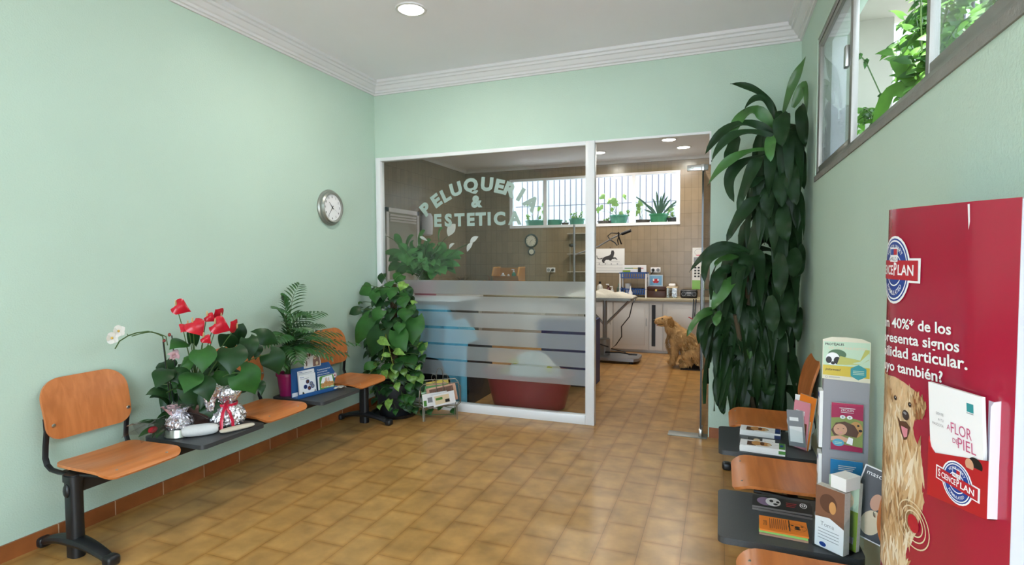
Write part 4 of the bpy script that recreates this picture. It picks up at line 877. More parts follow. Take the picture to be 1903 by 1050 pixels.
def f_pups(p, w, h):
    p.poly(rrect(0, 0, w, h, .015), K_grn); p.poly([(.01, h * .55), (.03, h - .008), (w - .015, h - .004), (w - .006, h * .5)], K_white); p.poly([(.01, .03), (.02, .06), (w - .01, .05), (w - .006, .02)], K_pale)
    for x, y, r in ((.03, .045, .018), (.06, .055, .022), (.09, .05, .02), (.115, .05, .016)): p.ell(x, y, r, r * 1.1, K_gold); p.ell(x - .004, y + .006, .003, .003, K_hair); p.ell(x + .006, y + .004, .003, .003, K_hair)
    for x in (.055, .068, .085): p.ell(x, .085, .004, .018, K_skin)
leaflet('leaflet', 'green leaflet with brown puppies at the right of the blue display', .135, .118, .02, loc_in(DL, ang, .205, -.060, .008), RZ(ang, R(4)), f_pups)
t = thing('snack_packet', 'small crumpled pale snack packet at the right end of the blue display', 'packet', (-2.80, 3.50, TZ + .002), R(60))
q = MB(); q.grid(lambda u, v: (.06 * (2 * u - 1), .03 * (2 * v - 1) , .014 + .012 * math.sin(u * PI) * math.sin(v * PI) + .004 * math.sin(u * 17) * math.cos(v * 13)), 16, 8, mat('packet_film', '#c4c0b8', .25, .3)); q.grid(lambda u, v: (.06 * (2 * u - 1), -.03 * (2 * v - 1), .012 - .012 * math.sin(u * PI) * math.sin(v * PI)), 16, 8, mat('packet_film', '#c4c0b8', .25, .3)); q.build('film', t)
p = Print(plane_map((-.03, -.02, .029), (1, 0, 0), (0, 1, 0), (0, 0, 1))); p.ell(.03, .02, .018, .010, K_orng); p.build('printing', t, 0)

# ------------------------------------------------------------------ wire magazine rack by the partition
rk = thing('magazine_rack', 'scrolled wire magazine rack standing before the glass partition', 'magazine rack', (-2.36, 4.36, 0), R(33))
M_wire = mat('brass_grey_wire', '#8d877c', .35, .8); W2 = .185
def wire(name, pts, r=.0032, closed=False, par=rk):
    q = MB(); q.tube(pts, r, M_wire, 6, closed=closed); return q.build(name, par)
for s in (-1, 1):
    yb_, yt = .012 * s, .085 * s; z0, z1 = .12, .345
    P = [(-W2 + .03, yb_, z0), (W2 - .03, yb_, z0), (W2, yb_ + (yt - yb_) * .15, z0 + .03), (W2 - .008, yt * .95, z1 - .03), (W2 - .035, yt, z1), (-W2 + .035, yt, z1), (-W2 + .008, yt * .95, z1 - .03), (-W2, yb_ + (yt - yb_) * .15, z0 + .03)]
    o = wire('side_frame', P, .0042, True)
    zz = []
    for k in range(9): x = -W2 + .04 + k * (2 * W2 - .08) / 8; up = k % 2; zz.append((x, yb_ + (yt - yb_) * (up * .98), z0 + (z1 - z0) * up))
    wire('zigzag_wires', zz, .0026, par=o)
    for e in (-1, 1): wire('leg', [(e * (W2 - .045), .01 * s, .125), (e * (W2 - .045), .05 * s, .115), (e * (W2 - .045), .055 * s, .004), (e * (W2 - .032), .055 * s, .004), (e * (W2 - .032), .03 * s, .12)])
wire('base_frame', [(-W2 + .03, -.014, .12), (W2 - .03, -.014, .12), (W2 - .03, .014, .12), (-W2 + .03, .014, .12)], .0035, True)
hd = wire('handle', [(-.03, 0, .12), (-.03, 0, .36), (-.028, 0, .42), (-.018, 0, .455), (0, 0, .468), (.018, 0, .455), (.028, 0, .42), (.03, 0, .36), (.03, 0, .12)], .0034)
for s in (-1, 1):
    P = [(s * (.03 + .03 * (1 - math.cos(a)) * .6 + .012 * a / 5), 0, .385 + .028 * math.sin(a)) for a in [k * .42 for k in range(15)]]; wire('scroll', P, .0026, par=hd)
    wire('scroll', [(s * .03, 0, .35), (s * .055, 0, .33), (s * .07, 0, .345), (s * .06, 0, .36), (s * .05, 0, .35)], .0026, par=hd)
def mag(label, x, y, z, w, h, th, a, tilt, roll, fr, cat='magazine'):
    c = Vector((-2.36, 4.36, 0)); A = R(33); M = Matrix.Translation(c) @ Matrix.Rotation(A, 4, 'Z') @ Matrix.Translation((x, y, z)) @ Matrix.Rotation(a, 4, 'Y') @ Matrix.Rotation(tilt, 4, 'X')
    t = leaflet('magazine', label, w, h, th, (0, 0, 0), (0, 0, 0), fr, M_papers, 'magazines in the wire rack', cat); t.matrix_world = M; return t
def f_mag(bg, *bits):
    def fr(p, w, h):
        p.rect(0, 0, w, h, bg)
        for (x0, y0, x1, y1, c) in bits: p.rect(x0 * w, y0 * h, x1 * w, y1 * h, c)
    return fr
mag('yellow-edged magazine standing at the back of the wire rack', -.15, .044, .135, .26, .185, .008, R(-8), R(-14), 0, f_mag(K_yel, (.05, .1, .9, .85, K_skin)))
mag('green striped magazine across the middle of the wire rack', -.155, .028, .128, .25, .165, .008, R(-4), R(-12), 0, f_mag(K_grn, (0, .62, 1, .68, K_pale), (.08, .5, .4, .56, K_white), (.1, .1, .9, .45, K_pale)))
mag('magazine with a reddish photo cover poking out at the right of the wire rack', -.10, .012, .128, .27, .15, .006, R(-9), R(-12), 0, f_mag(K_skin, (.1, .5, .9, .9, K_brn), (.5, .1, .9, .5, K_white)))
mag('white magazine with a green corner in front of the wire rack', -.15, -.045, .128, .22, .125, .006, R(-6), R(12), 0, f_mag(K_white, (.03, .05, .15, .5, K_grn), (.2, .3, .5, .7, K_grey), (.55, .6, .9, .8, K_pale)))
mag('magazine with a pinkish cover and black square in the front of the wire rack', -.06, -.068, .13, .2, .12, .006, R(-10), R(14), 0, f_mag(K_white, (.1, .15, .75, .85, K_cream), (.55, .2, .75, .45, K_black), (.15, .5, .45, .7, K_grn)))

# ------------------------------------------------------------------ leaflets on the right bench
def flat_stack(name, label, cat, x0, y0, x1, y1, z, h, top, sidem, a=0.0, group=None, sides=None):
    """a flat stack; printed top read from the room side (local x to the right, y away)"""
    cx, cy = (x0 + x1) / 2, (y0 + y1) / 2; w, d = x1 - x0, y1 - y0; t = thing(name, label, cat, (cx, cy, z), a, group)
    q = MB(); n = max(1, int(h / .008))
    for k in range(n): q.box((rnd(-.0015, .0015), rnd(-.0015, .0015), h * (k + .5) / n), (w, d, h / n * .96), sidem, 0)
    if sides: q.b2((w / 2 - .03, -d / 2 - .0005, 0), (w / 2 + .002, d / 2 + .0005, h - .0005), sides)
    q.build('paper', t, 0)
    p = Print(plane_map((-w / 2, -d / 2, h), (1, 0, 0), (0, 1, 0), (0, 0, 1))); top(p, w, d); p.build('printing', t, 0); return t
def f_dogbox(c):
    def fr(p, w, d):
        p.rect(0, 0, w, d, K_white); p.rect(w * .87, 0, w, d, c); p.rect(w * .16, d * .1, w * .36, d * .8, K_hair)
        p.ell(w * .38, d * .55, w * .12, d * .36, K_gold); p.ell(w * .55, d * .5, w * .16, d * .32, K_gold); p.ell(w * .50, d * .55, w * .05, d * .28, K_brn); p.ell(w * .66, d * .45, w * .05, d * .15, K_cream); p.ell(w * .70, d * .42, w * .015, d * .05, K_black)
        p.ell(w * .925, d * .5, w * .04, d * .17, K_blue); p.text('Dermo', w * .78, d * .5, .006, K_grey)
    return fr
flat_stack('leaflet_pad', 'white pad with golden dog photo and blue edge by the far seat', 'leaflet pad', .12, 3.37, .33, 3.47, TZ, .030, f_dogbox(K_navy), M_paper, R(-6), 'dog photo pads on the bench', K_navy)
flat_stack('leaflet_pad', 'white pad with golden dog photo and green edge by the middle seat', 'leaflet pad', .11, 3.085, .325, 3.185, TZ, .034, f_dogbox(K_grn), M_paper, R(-5), 'dog photo pads on the bench', K_grn)
flat_stack('leaflet', 'small dark leaflet lying between the two dog photo pads', 'leaflet', .15, 3.225, .29, 3.315, TZ, .009, lambda p, w, d: (p.rect(0, 0, w, d, K_black), p.rect(w * .55, 0, w, d, K_white), p.ell(w * .35, d * .6, w * .12, d * .25, K_cream), p.text('INFO', w * .62, d * .35, .014, K_grey)), M_paper, R(-5))
def f_dark(p, w, d):
    p.rect(0, 0, w, d, K_black); p.ell(w * .22, d * .52, w * .14, d * .36, pc('ink_violet', '#77617f')); p.ell(w * .36, d * .55, w * .13, d * .38, pc('ink_mist', '#c9c6c8')); p.ell(w * .33, d * .62, w * .035, d * .12, K_black); p.ell(w * .44, d * .58, w * .03, d * .1, K_black); p.ell(w * .40, d * .36, w * .04, d * .09, K_black)
    for k in range(3): p.rect(w * .58, d * (.62 - .15 * k), w * (.76 - .02 * k), d * (.66 - .15 * k), K_red)
    p.ring(w * .87, d * .6, w * .06, d * .22, .003, K_white); p.ring(w * .87, d * .62, w * .03, d * .11, .003, K_white)
flat_stack('booklet', 'black booklet with a spotted dog face, top of a pair', 'booklet', .135, 2.375, .35, 2.485, TZ + .0092, .008, f_dark, mat('dark_pages', '#6a625e', .6), R(-4), 'dark booklets')
flat_stack('booklet', 'black booklet lying under the spotted dog booklet', 'booklet', .138, 2.37, .353, 2.48, TZ, .009, lambda p, w, d: p.rect(0, 0, w, d, K_black), mat('dark_pages', '#6a625e', .6), R(-5.5), 'dark booklets')
def f_orange(p, w, d):
    p.rect(0, 0, w, d, K_orng); c = (w * .80, d * .5)
    p.ring(c[0], c[1], .030, .030, .0012, K_black); p.ell(c[0], c[1] + .002, .009, .009, K_black); p.ell(c[0], c[1] - .013, .011, .006, K_black)
    for e in (-1, 1): p.ell(c[0] + .016 * e, c[1] + .012, .005, .004, K_black)
    p.text('C', c[0] + .02, c[1] - .018, .008, K_black, rot=R(60))
    for k in range(9): p.rect(w * .22 + .0068 * k, d * (.12 + .02 * (k % 3)), w * .22 + .0068 * k + .0022, d * (.88 - .04 * (k % 2)), K_brn)
    p.text('CLUB', w * .16, d * .24, .012, K_black, rot=R(90)); p.rect(w * .62, d * .1, w * .645, d * .9, K_black)
for lab, c, z, h, fr, da in (('orange flyer pad, top of the pile on the front table', K_orng, .0165, .006, f_orange, -3), ('light green flyer pad under the orange flyers', pc('paper_green', '#8bbf62'), .008, .0083, lambda p, w, d: p.rect(0, 0, w, d, pc('paper_green', '#8bbf62')), -5), ('pinkish brown flyer pad at the bottom of the orange and green pile', pc('paper_brown', '#a9826c'), 0, .0078, lambda p, w, d: p.rect(0, 0, w, d, pc('paper_brown', '#a9826c')), -4)):
    flat_stack('flyer_pad', lab, 'flyer pad', .148, 2.165, .308, 2.28, TZ + z, h, fr, c, R(da), 'flyers in three paper colours')

# leaflet tower
TW = (.45, 2.40, TZ); ta = R(-4); t = thing('leaflet_tower', 'tall milky acrylic leaflet tower with a printed header card', 'leaflet stand', TW, ta)
MB().lathe([(0, 0), (.092, 0), (.092, .006), (.088, .008), (0, .008)], M_acrw, n=36).build('base', t)
q = MB(); q.b2((-.072, -.03, .008), (.078, -.026, .56), M_acrw); q.b2((-.072, .026, .008), (.078, .03, .56), M_acrw); q.b2((-.072, -.026, .008), (-.068, .026, .56), M_acrw); q.b2((.074, -.026, .008), (.078, .026, .56), M_acrw); q.build('column', t, 0)
hc = MB(); hc.prism([(-.078, .555), (.078, .548), (.078, .70), (.05, .712), (0, .716), (-.05, .715), (-.078, .705)], pc('header_card', '#d9d3bd'), lambda X, Y, Z: (X, -.036 + Z, Y), .003); ho = hc.build('header_card', t, 0)
p = Print(plane_map((0, -.036, 0), (1, 0, 0), (0, 0, 1), (0, -1, 0)))
p.rect(-.076, .60, .076, .698, K_pale); p.poly([(-.076, .570), (.076, .565), (.076, .605), (-.076, .608)], K_yel)
p.text('PROTÉJALES', -.070, .684, .0085, K_black, bold=.02, width=.062); p.text('DE LOS PARÁSITOS', -.058, .670, .0085, pc('ink_buff', '#d9c9ae'), bold=.02, width=.125)
p.ell(-.030, .650, .030, .019, pc('ink_moss', '#4b6b4c')); p.ell(-.044, .633, .023, .024, K_white); p.ell(-.057, .628, .010, .013, K_black); p.ell(-.029, .627, .012, .014, K_black); p.ell(-.043, .617, .007, .006, K_black)
p.poly([(-.03, .612), (-.02, .645), (.0, .64), (.045, .632), (.06, .672), (.074, .672), (.072, .635), (.05, .618), (.0, .612)], pc('ink_straw', '#b9b862')); p.poly([(.02, .62), (.045, .628), (.072, .66), (.075, .64), (.05, .618)], K_pale)
p.text('¡Infórmese!', -.068, .588, .008, K_black, bold=.01, width=.05); p.poly([(.040 + .029 * math.cos(R(60 * k + 30)), .586 + .029 * math.sin(R(60 * k + 30))) for k in range(6)], K_teal)
for k in range(3): p.rect(.022, .590 - .006 * k, .058, .592 - .006 * k, K_pale)
p.ring(-.064, .563, .004, .004, .001, K_grey); p.rect(-.056, .562, -.02, .564, K_grey); p.build('printing', ho, 0)
q = MB()
for z0, z1 in ((.285, .46), (.07, .25)): q.b2((-.050, -.052, z0), (.062, -.050, z1), M_acr); q.b2((-.050, -.052, z0), (.062, -.030, z0 + .002), M_acr)
q.build('front_pockets', t, 0)
def f_zeck(p, w, h):
    p.rect(0, 0, w, h, K_mag); p.poly([(0, .028), (w, .018), (w, h - .062), (w * .5, h - .05), (0, h - .058)], K_sage); p.text('ZECKEN', w * .5, h - .030, .0085, K_white, align='C', width=.042); p.rect(w * .25, h - .019, w * .75, h - .017, K_white); p.rect(w * .3, h - .035, w * .7, h - .0335, K_white)
    for x in (.36, .58): p.ell(w * x, h - .052, .009, .007, K_white); p.ell(w * x, h - .052, .003, .003, K_grey)
    p.ell(w * .78, .085, .021, .030, K_gold); p.ell(w * .85, .10, .004, .004, K_black); p.ell(w * .92, .082, .006, .005, K_black)
    p.poly([(0, .075), (.015, .105), (.045, .112), (.075, .10), (.09, .075), (.083, .055), (.04, .06), (.01, .055)], K_hair); p.ell(.030, .080, .022, .022, K_skin); p.ell(.023, .082, .003, .0015, K_hair); p.ell(.040, .085, .003, .0015, K_hair); p.ell(.031, .069, .006, .002, K_pink)
    p.poly([(0, .05), (.03, .058), (.062, .046), (.05, .034), (0, .036)], K_skin); p.poly([(.05, .03), (.058, .055), (.072, .05), (.07, .025)], K_white); p.ell(.024, .030, .019, .014, pc('ink_sky', '#4d9bb5'))
    for k in range(2): p.rect(.012, .030 - .005 * k, .036, .032 - .005 * k, K_pale)
leaflet('leaflet', 'magenta leaflet with a sleeping child, upper front pocket of the tower', .103, .180, .006, loc_in(TW, ta, -.046, -.0485, .288), (0, 0, ta), f_zeck, M_papers, 'leaflets in the acrylic tower')
def f_cyan(p, w, h):
    p.rect(0, 0, w, h, K_cyan); p.poly([(0, .0), (w, .0), (w, h * .55), (w * .5, h * .52), (0, h * .58)], pc('ink_haze', '#a89d88'))
    for k in range(3): p.rect(w * .25, h - .024 - .007 * k, w * (.8 - .05 * k), h - .021 - .007 * k, K_white)
    for x in (.28, .5, .74): p.ell(w * x, h * .56, .011, .008, K_white); p.ring(w * x, h * .56, .006, .004, .001, K_grey)
    p.ell(.022, .082, .022, .032, pc('ink_blond', '#a98a63')); p.ell(.040, .080, .016, .022, K_skin); p.ell(.046, .083, .002, .002, K_black); p.ell(.05, .07, .004, .002, K_pink); p.poly([(0, .01), (0, .055), (.03, .06), (.05, .045), (.045, .01)], K_yel); p.ell(w * .85, .075, .018, .025, K_hair)
leaflet('leaflet', 'blue leaflet with a smiling child, lower front pocket of the tower', .105, .178, .006, loc_in(TW, ta, -.046, -.0485, .073), (0, 0, ta), f_cyan, M_papers, 'leaflets in the acrylic tower')
for z0, lab in ((.285, 'white leaflet stack seen edge-on in the upper side pocket of the tower'), (.06, 'white leaflet stack seen edge-on in the lower side pocket of the tower')):
    leaflet('leaflet', lab, .06, .22 if z0 > .2 else .2, .012, loc_in(TW, ta, -.0845, .03, z0), (0, 0, ta - R(90)), lambda p, w, h: (p.rect(0, 0, w, h, K_white), p.rect(.005, h - .03, w - .005, h - .012, K_blue)), M_paper, 'leaflets in the acrylic tower')
q = MB()
for z0 in (.283, .058): q.b2((-.0865, -.03, z0), (-.0855, .032, z0 + .12), M_acr); q.b2((-.0865, -.03, z0), (-.072, .032, z0 + .002), M_acr)
q.build('side_pockets', t, 0)
# brochure holder behind the middle backrest
HB = (.405, 3.235, TZ); ha = R(-42); t = thing('brochure_holder', 'clear tilted brochure holder of mixed leaflets behind the acrylic tower', 'leaflet stand', HB, ha)
q = MB(); q.b2((-.055, -.025, 0), (.055, .035, .004), M_acr); q.b2((-.055, -.025, 0), (.055, -.022, .10), M_acr); q.b2((-.055, .032, 0), (.055, .035, .22), M_acr); q.build('holder', t, 0)
for k, (lab, w, h, c, c2, ti) in enumerate((('thin grey brochure at the front of the clear tilted holder', .095, .19, K_grey, K_white, 14), ('brochure with pinkish photo second in the clear tilted holder', .09, .25, K_pink, K_brn, 11), ('brochure with orange edge third in the clear tilted holder', .092, .29, K_orng, K_cream, 8), ('white brochure with blue band at the back of the clear tilted holder', .095, .275, K_white, K_cyan, 5))):
    leaflet('brochure', lab, w, h, .006, loc_in(HB, ha, -.047, -.018 + .012 * k, .006), (-R(ti * .3), R([-9, 2, 7, 0][k]), ha), f_mag(c, (.1, .12, .9, .55, c2), (.15, .7, .7, .8, K_white)), M_papers, 'brochures in the tilted holder')
t = thing('round_card', 'round white card sign leaning behind the leaflets on the bench', 'card', (.425, 3.36, TZ + .10), 0, None, (R(8), 0, R(-32)))
MB().lathe([(0, 0), (.075, 0), (.075, .003), (0, .003)], M_paper, n=40, axis=(0, -1, 0)).build('card', t)
p = Print(plane_map((0, -.0032, 0), (1, 0, 0), (0, 0, 1), (0, -1, 0))); p.poly([(-.05, .01), (-.045, .045), (0, .06), (.04, .045), (.05, .01)], pc('ink_bluegrey', '#7e9aa0')); p.rect(-.035, -.008, .01, .004, K_red); p.text('24', -.028, -.004, .012, K_white, bold=.03); p.ring(-.03, -.035, .012, .012, .002, K_grey); p.text('Se', -.012, -.04, .012, K_grey); p.build('printing', t, 0)
q = MB(); q.box((0, .02, -.088), (.03, .06, .004), M_acr, rot=(-R(8), 0, 0)); q.box((0, .03, -.045), (.03, .003, .09), M_acr, rot=(R(18), 0, 0)); q.build('strut', t, 0)
# acrylic two-pocket stand at the near end of the table
HC = (.395, 2.165, TZ); hc_ = R(-40); t = thing('leaflet_holder', 'clear acrylic two-pocket leaflet stand at the near end of the bench table', 'leaflet stand', HC, hc_)
q = MB(); q.b2((-.055, -.06, 0), (.055, .065, .003), M_acr); q.b2((-.055, -.06, 0), (.055, -.0575, .12), M_acr); q.b2((-.055, -.012, 0), (.055, -.0095, .19), M_acr); q.b2((-.055, .0, .0), (.055, .0025, .16), M_acr); q.b2((-.055, .062, 0), (.055, .065, .25), M_acr)
for x in (-.055, .0525): q.prism([(-.06, 0), (.065, 0), (.065, .2), (-.0575, .11)], M_acr, lambda X, Y, Z, x=x: (x + Z, X, Y), .0025)
q.build('holder', t, 0)
def f_cat(p, w, h):
    p.rect(0, 0, w, h, K_white); p.poly([(0, h * .48), (w * .5, h * .52), (w, h * .42), (w, h), (0, h)], pc('ink_fur_brown', '#7d5540')); p.ell(w * .45, h * .75, w * .3, h * .15, K_hair); p.ell(w * .6, h * .7, w * .12, h * .1, K_gold); p.text('Toma', w * .2, h * .36, .014, K_grey)
    for k in range(4): p.rect(w * .12, h * (.30 - .05 * k), w * .85, h * (.31 - .05 * k), K_grey)
    p.ell(w * .3, h * .06, .012, .008, K_blue)
leaflet('brochure', 'thick stack of brown fur cover brochures in the front pocket of the acrylic stand', .10, .215, .034, loc_in(HC, hc_, -.05, -.0525, .004), (-R(1), 0, hc_), f_cat, M_papers, 'brochures in the two-pocket stand')
def f_green(p, w, h):
    p.rect(0, 0, w, h, K_lime); p.rect(0, h * .58, w, h, K_pale); p.ell(w * .55, h * .72, w * .3, h * .14, K_cream); p.ell(w * .4, h * .75, .005, .006, K_black); p.ell(w * .65, h * .75, .005, .006, K_black); p.ell(w * .52, h * .66, .008, .007, K_black); p.rect(w * .1, h * .1, w * .9, h * .2, K_white)
leaflet('brochure', 'green brochure with a pale dog in the back pocket of the acrylic stand', .105, .235, .02, loc_in(HC, hc_, -.049, .012, .004), (-R(4), 0, hc_), f_green, M_papers, 'brochures in the two-pocket stand')
def f_magz(p, w, h):
    p.rect(0, 0, w, h, K_white); p.rect(.004, .004, w - .004, h - .004, mat('ink_slate', '#30353b', .4)); p.text('mascota', w * .1, h * .88, .016, K_white, rot=R(0)); p.ell(w * .55, h * .55, w * .14, h * .12, K_skin); p.ell(w * .6, h * .25, w * .25, h * .18, K_cream)
leaflet('magazine', 'dark slate magazine with white border leaning against the near backrest', .125, .25, .006, (.418, 2.235, TZ + .045), (-R(6), R(16), R(-18)), f_magz, M_papers)
bx_ = thing('product_box', 'small white and green carton lying on top of the brochures in the stand', 'box', loc_in(HC, hc_, .028, -.008, .223), hc_ - R(5))
MB().box((0, 0, .024), (.055, .075, .045), M_paper, .001).build('carton', bx_, 0)
p = Print(plane_map((-.0278, .03, .004), (0, -1, 0), (0, 0, 1), (-1, 0, 0))); p.poly([(0, 0), (.06, 0), (.06, .038), (.03, .03), (0, .036)], K_lime); p.build('printing', bx_, 0)

# ------------------------------------------------------------------ red floor display
CP = [(.465, 1.15), (.436, 1.24), (.422, 1.31), (.407, 1.38), (.391, 1.46), (.380, 1.54), (.388, 1.60), (.42, 1.66), (.48, 1.70)]
def catmull(P, n):
    P = [Vector(p) for p in P]; P = [2 * P[0] - P[1]] + P + [2 * P[-1] - P[-2]]; out = []
    for i in range(1, len(P) - 2):
        for k in range(n):
            t = k / n; a, b, c, d = P[i - 1:i + 3]; out.append(.5 * (2 * b + (c - a) * t + (2 * a - 5 * b + 4 * c - d) * t * t + (3 * b - a - 3 * c + d) * t ** 3))
    return out + [P[-2]]
CV = catmull(CP, 12); CS = [0.0]
for a, b in zip(CV, CV[1:]): CS.append(CS[-1] + (b - a).length)
def st_map(base):
    """arc length s from the right seam and height z; text runs with falling s"""
    def F(x, z, h):
        s = min(max(-x, 0), CS[-1] - 1e-6); i = max(k for k in range(len(CS) - 1) if CS[k] <= s); f = (s - CS[i]) / (CS[i + 1] - CS[i])
        p = CV[i].lerp(CV[i + 1], f); T = (CV[i + 1] - CV[i]).normalized(); n = Vector((-T.y, T.x))
        n = n if n.x < 0 or n.y > 0 else -n
        return Vector((p.x - base[0] + n.x * h, p.y - base[1] + n.y * h, z))
    return F
SB = (.48, 1.42, 0); stn = thing('floor_display', 'tall red curved cardboard floor display with a golden retriever photo', 'display stand', SB)
M_redc = mat('red_gloss_card', '#a31c38', .22, coat=.3); M_lil = mat('white_gloss_card', '#d9d3e2', .25)
F_ = st_map(SB); q = MB(); N_ = len(CV)
top = lambda i: 1.548 + .022 * CS[i] / CS[-1]
vs = [F_(-CS[i], z if z < 1 else top(i), 0) for i in range(N_) for z in (0.0, 2.0)]
q.add(vs, [(2 * i, 2 * i + 1, 2 * i + 3, 2 * i + 2) for i in range(N_ - 1)], M_redc)
vs2 = [F_(-CS[i], z if z < 1 else top(i), -.004) for i in range(N_) for z in (0.0, 2.0)]
q.add(vs2, [(2 * i, 2 * i + 2, 2 * i + 3, 2 * i + 1) for i in range(N_ - 1)], M_paper)
q.add([v for i in range(N_) for v in (vs[2 * i + 1], vs2[2 * i + 1])], [(2 * i, 2 * i + 1, 2 * i + 3, 2 * i + 2) for i in range(N_ - 1)], M_paper)
q.build('curved_panel', stn, 40)
q = MB(); q.prism([(.465, 1.148), (.545, 1.19), (.545, 1.72), (.48, 1.702), (.475, 1.70), (.535, 1.70), (.535, 1.2), (.465, 1.156)], M_lil, lambda X, Y, Z: (X - SB[0], Y - SB[1], Z), 1.545); q.build('back_panel', stn, 0)
M_lw = K_white; p = Print(F_, 2.5e-4, .02)
def ln(s0, z0, s1, z1, t, h):
    a = math.atan2(z1 - z0, s0 - s1); p.text(t, -s0, z0, h, K_white, 9, 'L', a, .02, width=math.hypot(s0 - s1, z1 - z0))
ln(.437, 1.2820, .1542, 1.298, 'un 40%* de los', .0225); ln(.4345, 1.2465, .1264, 1.2683, 'presenta signos', .0225); ln(.4325, 1.2130, .1016, 1.2397, 'bilidad articular.', .0235); ln(.429, 1.1795, .1758, 1.1988, 'uyo también?', .0225)
def logo(p, cx, cz, rx, ry, bw, bh, lay=10, tilt=0.0):
    c, s = math.cos(tilt), math.sin(tilt); rot = lambda P: [(cx + x * c - z * s, cz + x * s + z * c) for x, z in P]
    p.ell(cx, cz, rx, ry, K_white, lay); p.poly(rot([(-bw, -bh), (bw, -bh), (bw, bh), (-bw, bh)]), K_white, lay)
    p.ell(cx, cz, rx * .91, ry * .93, K_blue, lay + 1); p.ring(cx, cz, rx * .85, ry * .88, rx * .05, K_white, lay + 2); p.ring(cx, cz, rx * .52, ry * .48, rx * .04, K_white, lay + 2)
    p.arc('VETERINARY', cx, cz, rx * .60, 135, 45, ry * .13, K_white, lay + 3, .01, rx / ry * 1.0, ry=ry * .62); p.arc('FORMULATED', cx, cz, rx * .68, 225, 315, ry * .13, K_white, lay + 3, .01, rx / ry * 1.0, True, ry=ry * .74)
    p.poly(rot([(-bw * .93, -bh * .82), (bw * .93, -bh * .82), (bw * .93, bh * .82), (-bw * .93, bh * .82)]), K_red, lay + 4)
    w = rx * .26; z0 = cz + bh * .7; p.rect(cx - w, z0, cx + w, z0 + ry * .42, K_white, lay + 5); p.rect(cx - w * .85, z0 + ry * .2, cx, z0 + ry * .38, K_blue, lay + 6); p.rect(cx, z0 + ry * .2, cx + w * .85, z0 + ry * .38, K_red, lay + 6)
    p.text("HILL'S", cx, z0 + ry * .04, ry * .11, K_black, lay + 6, 'C', width=w * 1.5)
    t0 = rot([(-bw * .86, -bh * .45)])[0]; p.text('S', t0[0], t0[1], bh * 1.1, K_white, lay + 6, 'L', tilt, .02, sx=.7); t0 = rot([(-bw * .70, -bh * .4)])[0]; p.text('CIENCE', t0[0], t0[1], bh * .8, K_white, lay + 6, 'L', tilt, .02, width=bw * .68); t0 = rot([(bw * .02, -bh * .45)])[0]; p.text('P', t0[0], t0[1], bh * 1.1, K_white, lay + 6, 'L', tilt, .02, sx=.7); t0 = rot([(bw * .19, -bh * .4)])[0]; p.text('LAN', t0[0], t0[1], bh * .85, K_white, lay + 6, 'L', tilt, .02, width=bw * .6)
logo(p, -.375, 1.420, .074, .079, .113, .027)
# retriever photo: body and head in flat printed patches
D0 = mat('photo_fur_light', '#cfae86', .4, var=.28, scale=26); D1 = mat('photo_fur_mid', '#bd9567', .4, var=.25, scale=30); D2 = mat('photo_fur_pale', '#dcc4a2', .4, var=.22, scale=30); D3 = mat('photo_ear', '#955c38', .4, var=.3, scale=30); D4 = mat('photo_fur_shadow', '#a98a68', .4, var=.28, scale=24)
dog = [(.50, .70), (.49, 1.165), (.3991, 1.1675), (.3606, 1.1711), (.3156, 1.1668), (.2755, 1.1592), (.262, 1.14), (.268, 1.11), (.2788, 1.0745), (.2704, 1.0562), (.2513, 1.0377), (.2411, 1.0168), (.2377, .9771), (.2379, .9524), (.2286, .9319), (.2446, .8999), (.2501, .864), (.2738, .8182), (.2962, .7934), (.2867, .7639), (.30, .70)]
p.poly([(-s, z) for s, z in dog], D0, 1)
P2 = lambda pts, m, lay: p.poly([(-s, z) for s, z in pts], m, lay)
def inside(x, y, P):
    c = False
    for (x1, y1), (x2, y2) in zip(P, P[1:] + P[:1]):
        if (y1 > y) != (y2 > y) and x < (x2 - x1) * (y - y1) / (y2 - y1) + x1: c = not c
    return c
ear = [(.2755, 1.1592), (.2426, 1.1488), (.2302, 1.1359), (.2375, 1.1157), (.2544, 1.1006), (.2703, 1.098), (.279, 1.115), (.282, 1.135)]
P2(ear, D3, 2); rs = random.Random(12)
TON = [pc('photo_fur_%s' % c, c_) for c, c_ in (('sand', '#c9a478'), ('wheat', '#d6b68c'), ('cream', '#e2cba8'), ('ivory', '#ead9bf'), ('tan', '#b78d5f'), ('umber', '#9a7550'))]
for k in range(620):
    s_, z_ = rs.uniform(.23, .47), rs.uniform(.71, 1.165)
    if not inside(s_, z_, dog) or inside(s_, z_, ear): continue
    head = z_ > 1.06; L = rs.uniform(.008, .016) if head else rs.uniform(.016, .034); w = L * (.20 if head else .16); a = rs.gauss(-PI / 2, .35) + (s_ - .32) * 1.5
    sh = .5 + .35 * math.sin(z_ * 40 + s_ * 25) + rs.gauss(0, .22) - max(0, s_ - .39) * 6 - (.35 if .86 < z_ < .93 and .28 < s_ < .36 else 0) + (.25 if .93 < z_ < 1.04 and .27 < s_ < .36 else 0)
    m_ = TON[5] if sh < .0 else TON[4] if sh < .22 else TON[0] if sh < .42 else TON[1] if sh < .62 else TON[2] if sh < .85 else TON[3]
    c_, q_ = math.cos(a), math.sin(a); pts = [(-L, 0), (-L * .3, w), (L * .5, w * .7), (L, 0), (L * .4, -w * .8), (-L * .4, -w)]
    p.poly([(-s_ + x * c_ - y * q_, z_ + x * q_ + y * c_) for x, y in pts], m_, 2 + k * .004)
for k in range(50):
    s_, z_ = rs.uniform(.232, .28), rs.uniform(1.10, 1.155)
    if inside(s_, z_, ear): p.ell(-s_, z_, .0025, .009, TON[(4, 5, 5)[k % 3]] if k % 4 else TON[0], 4.6 + k * .004, 8, rs.uniform(-.4, .4))
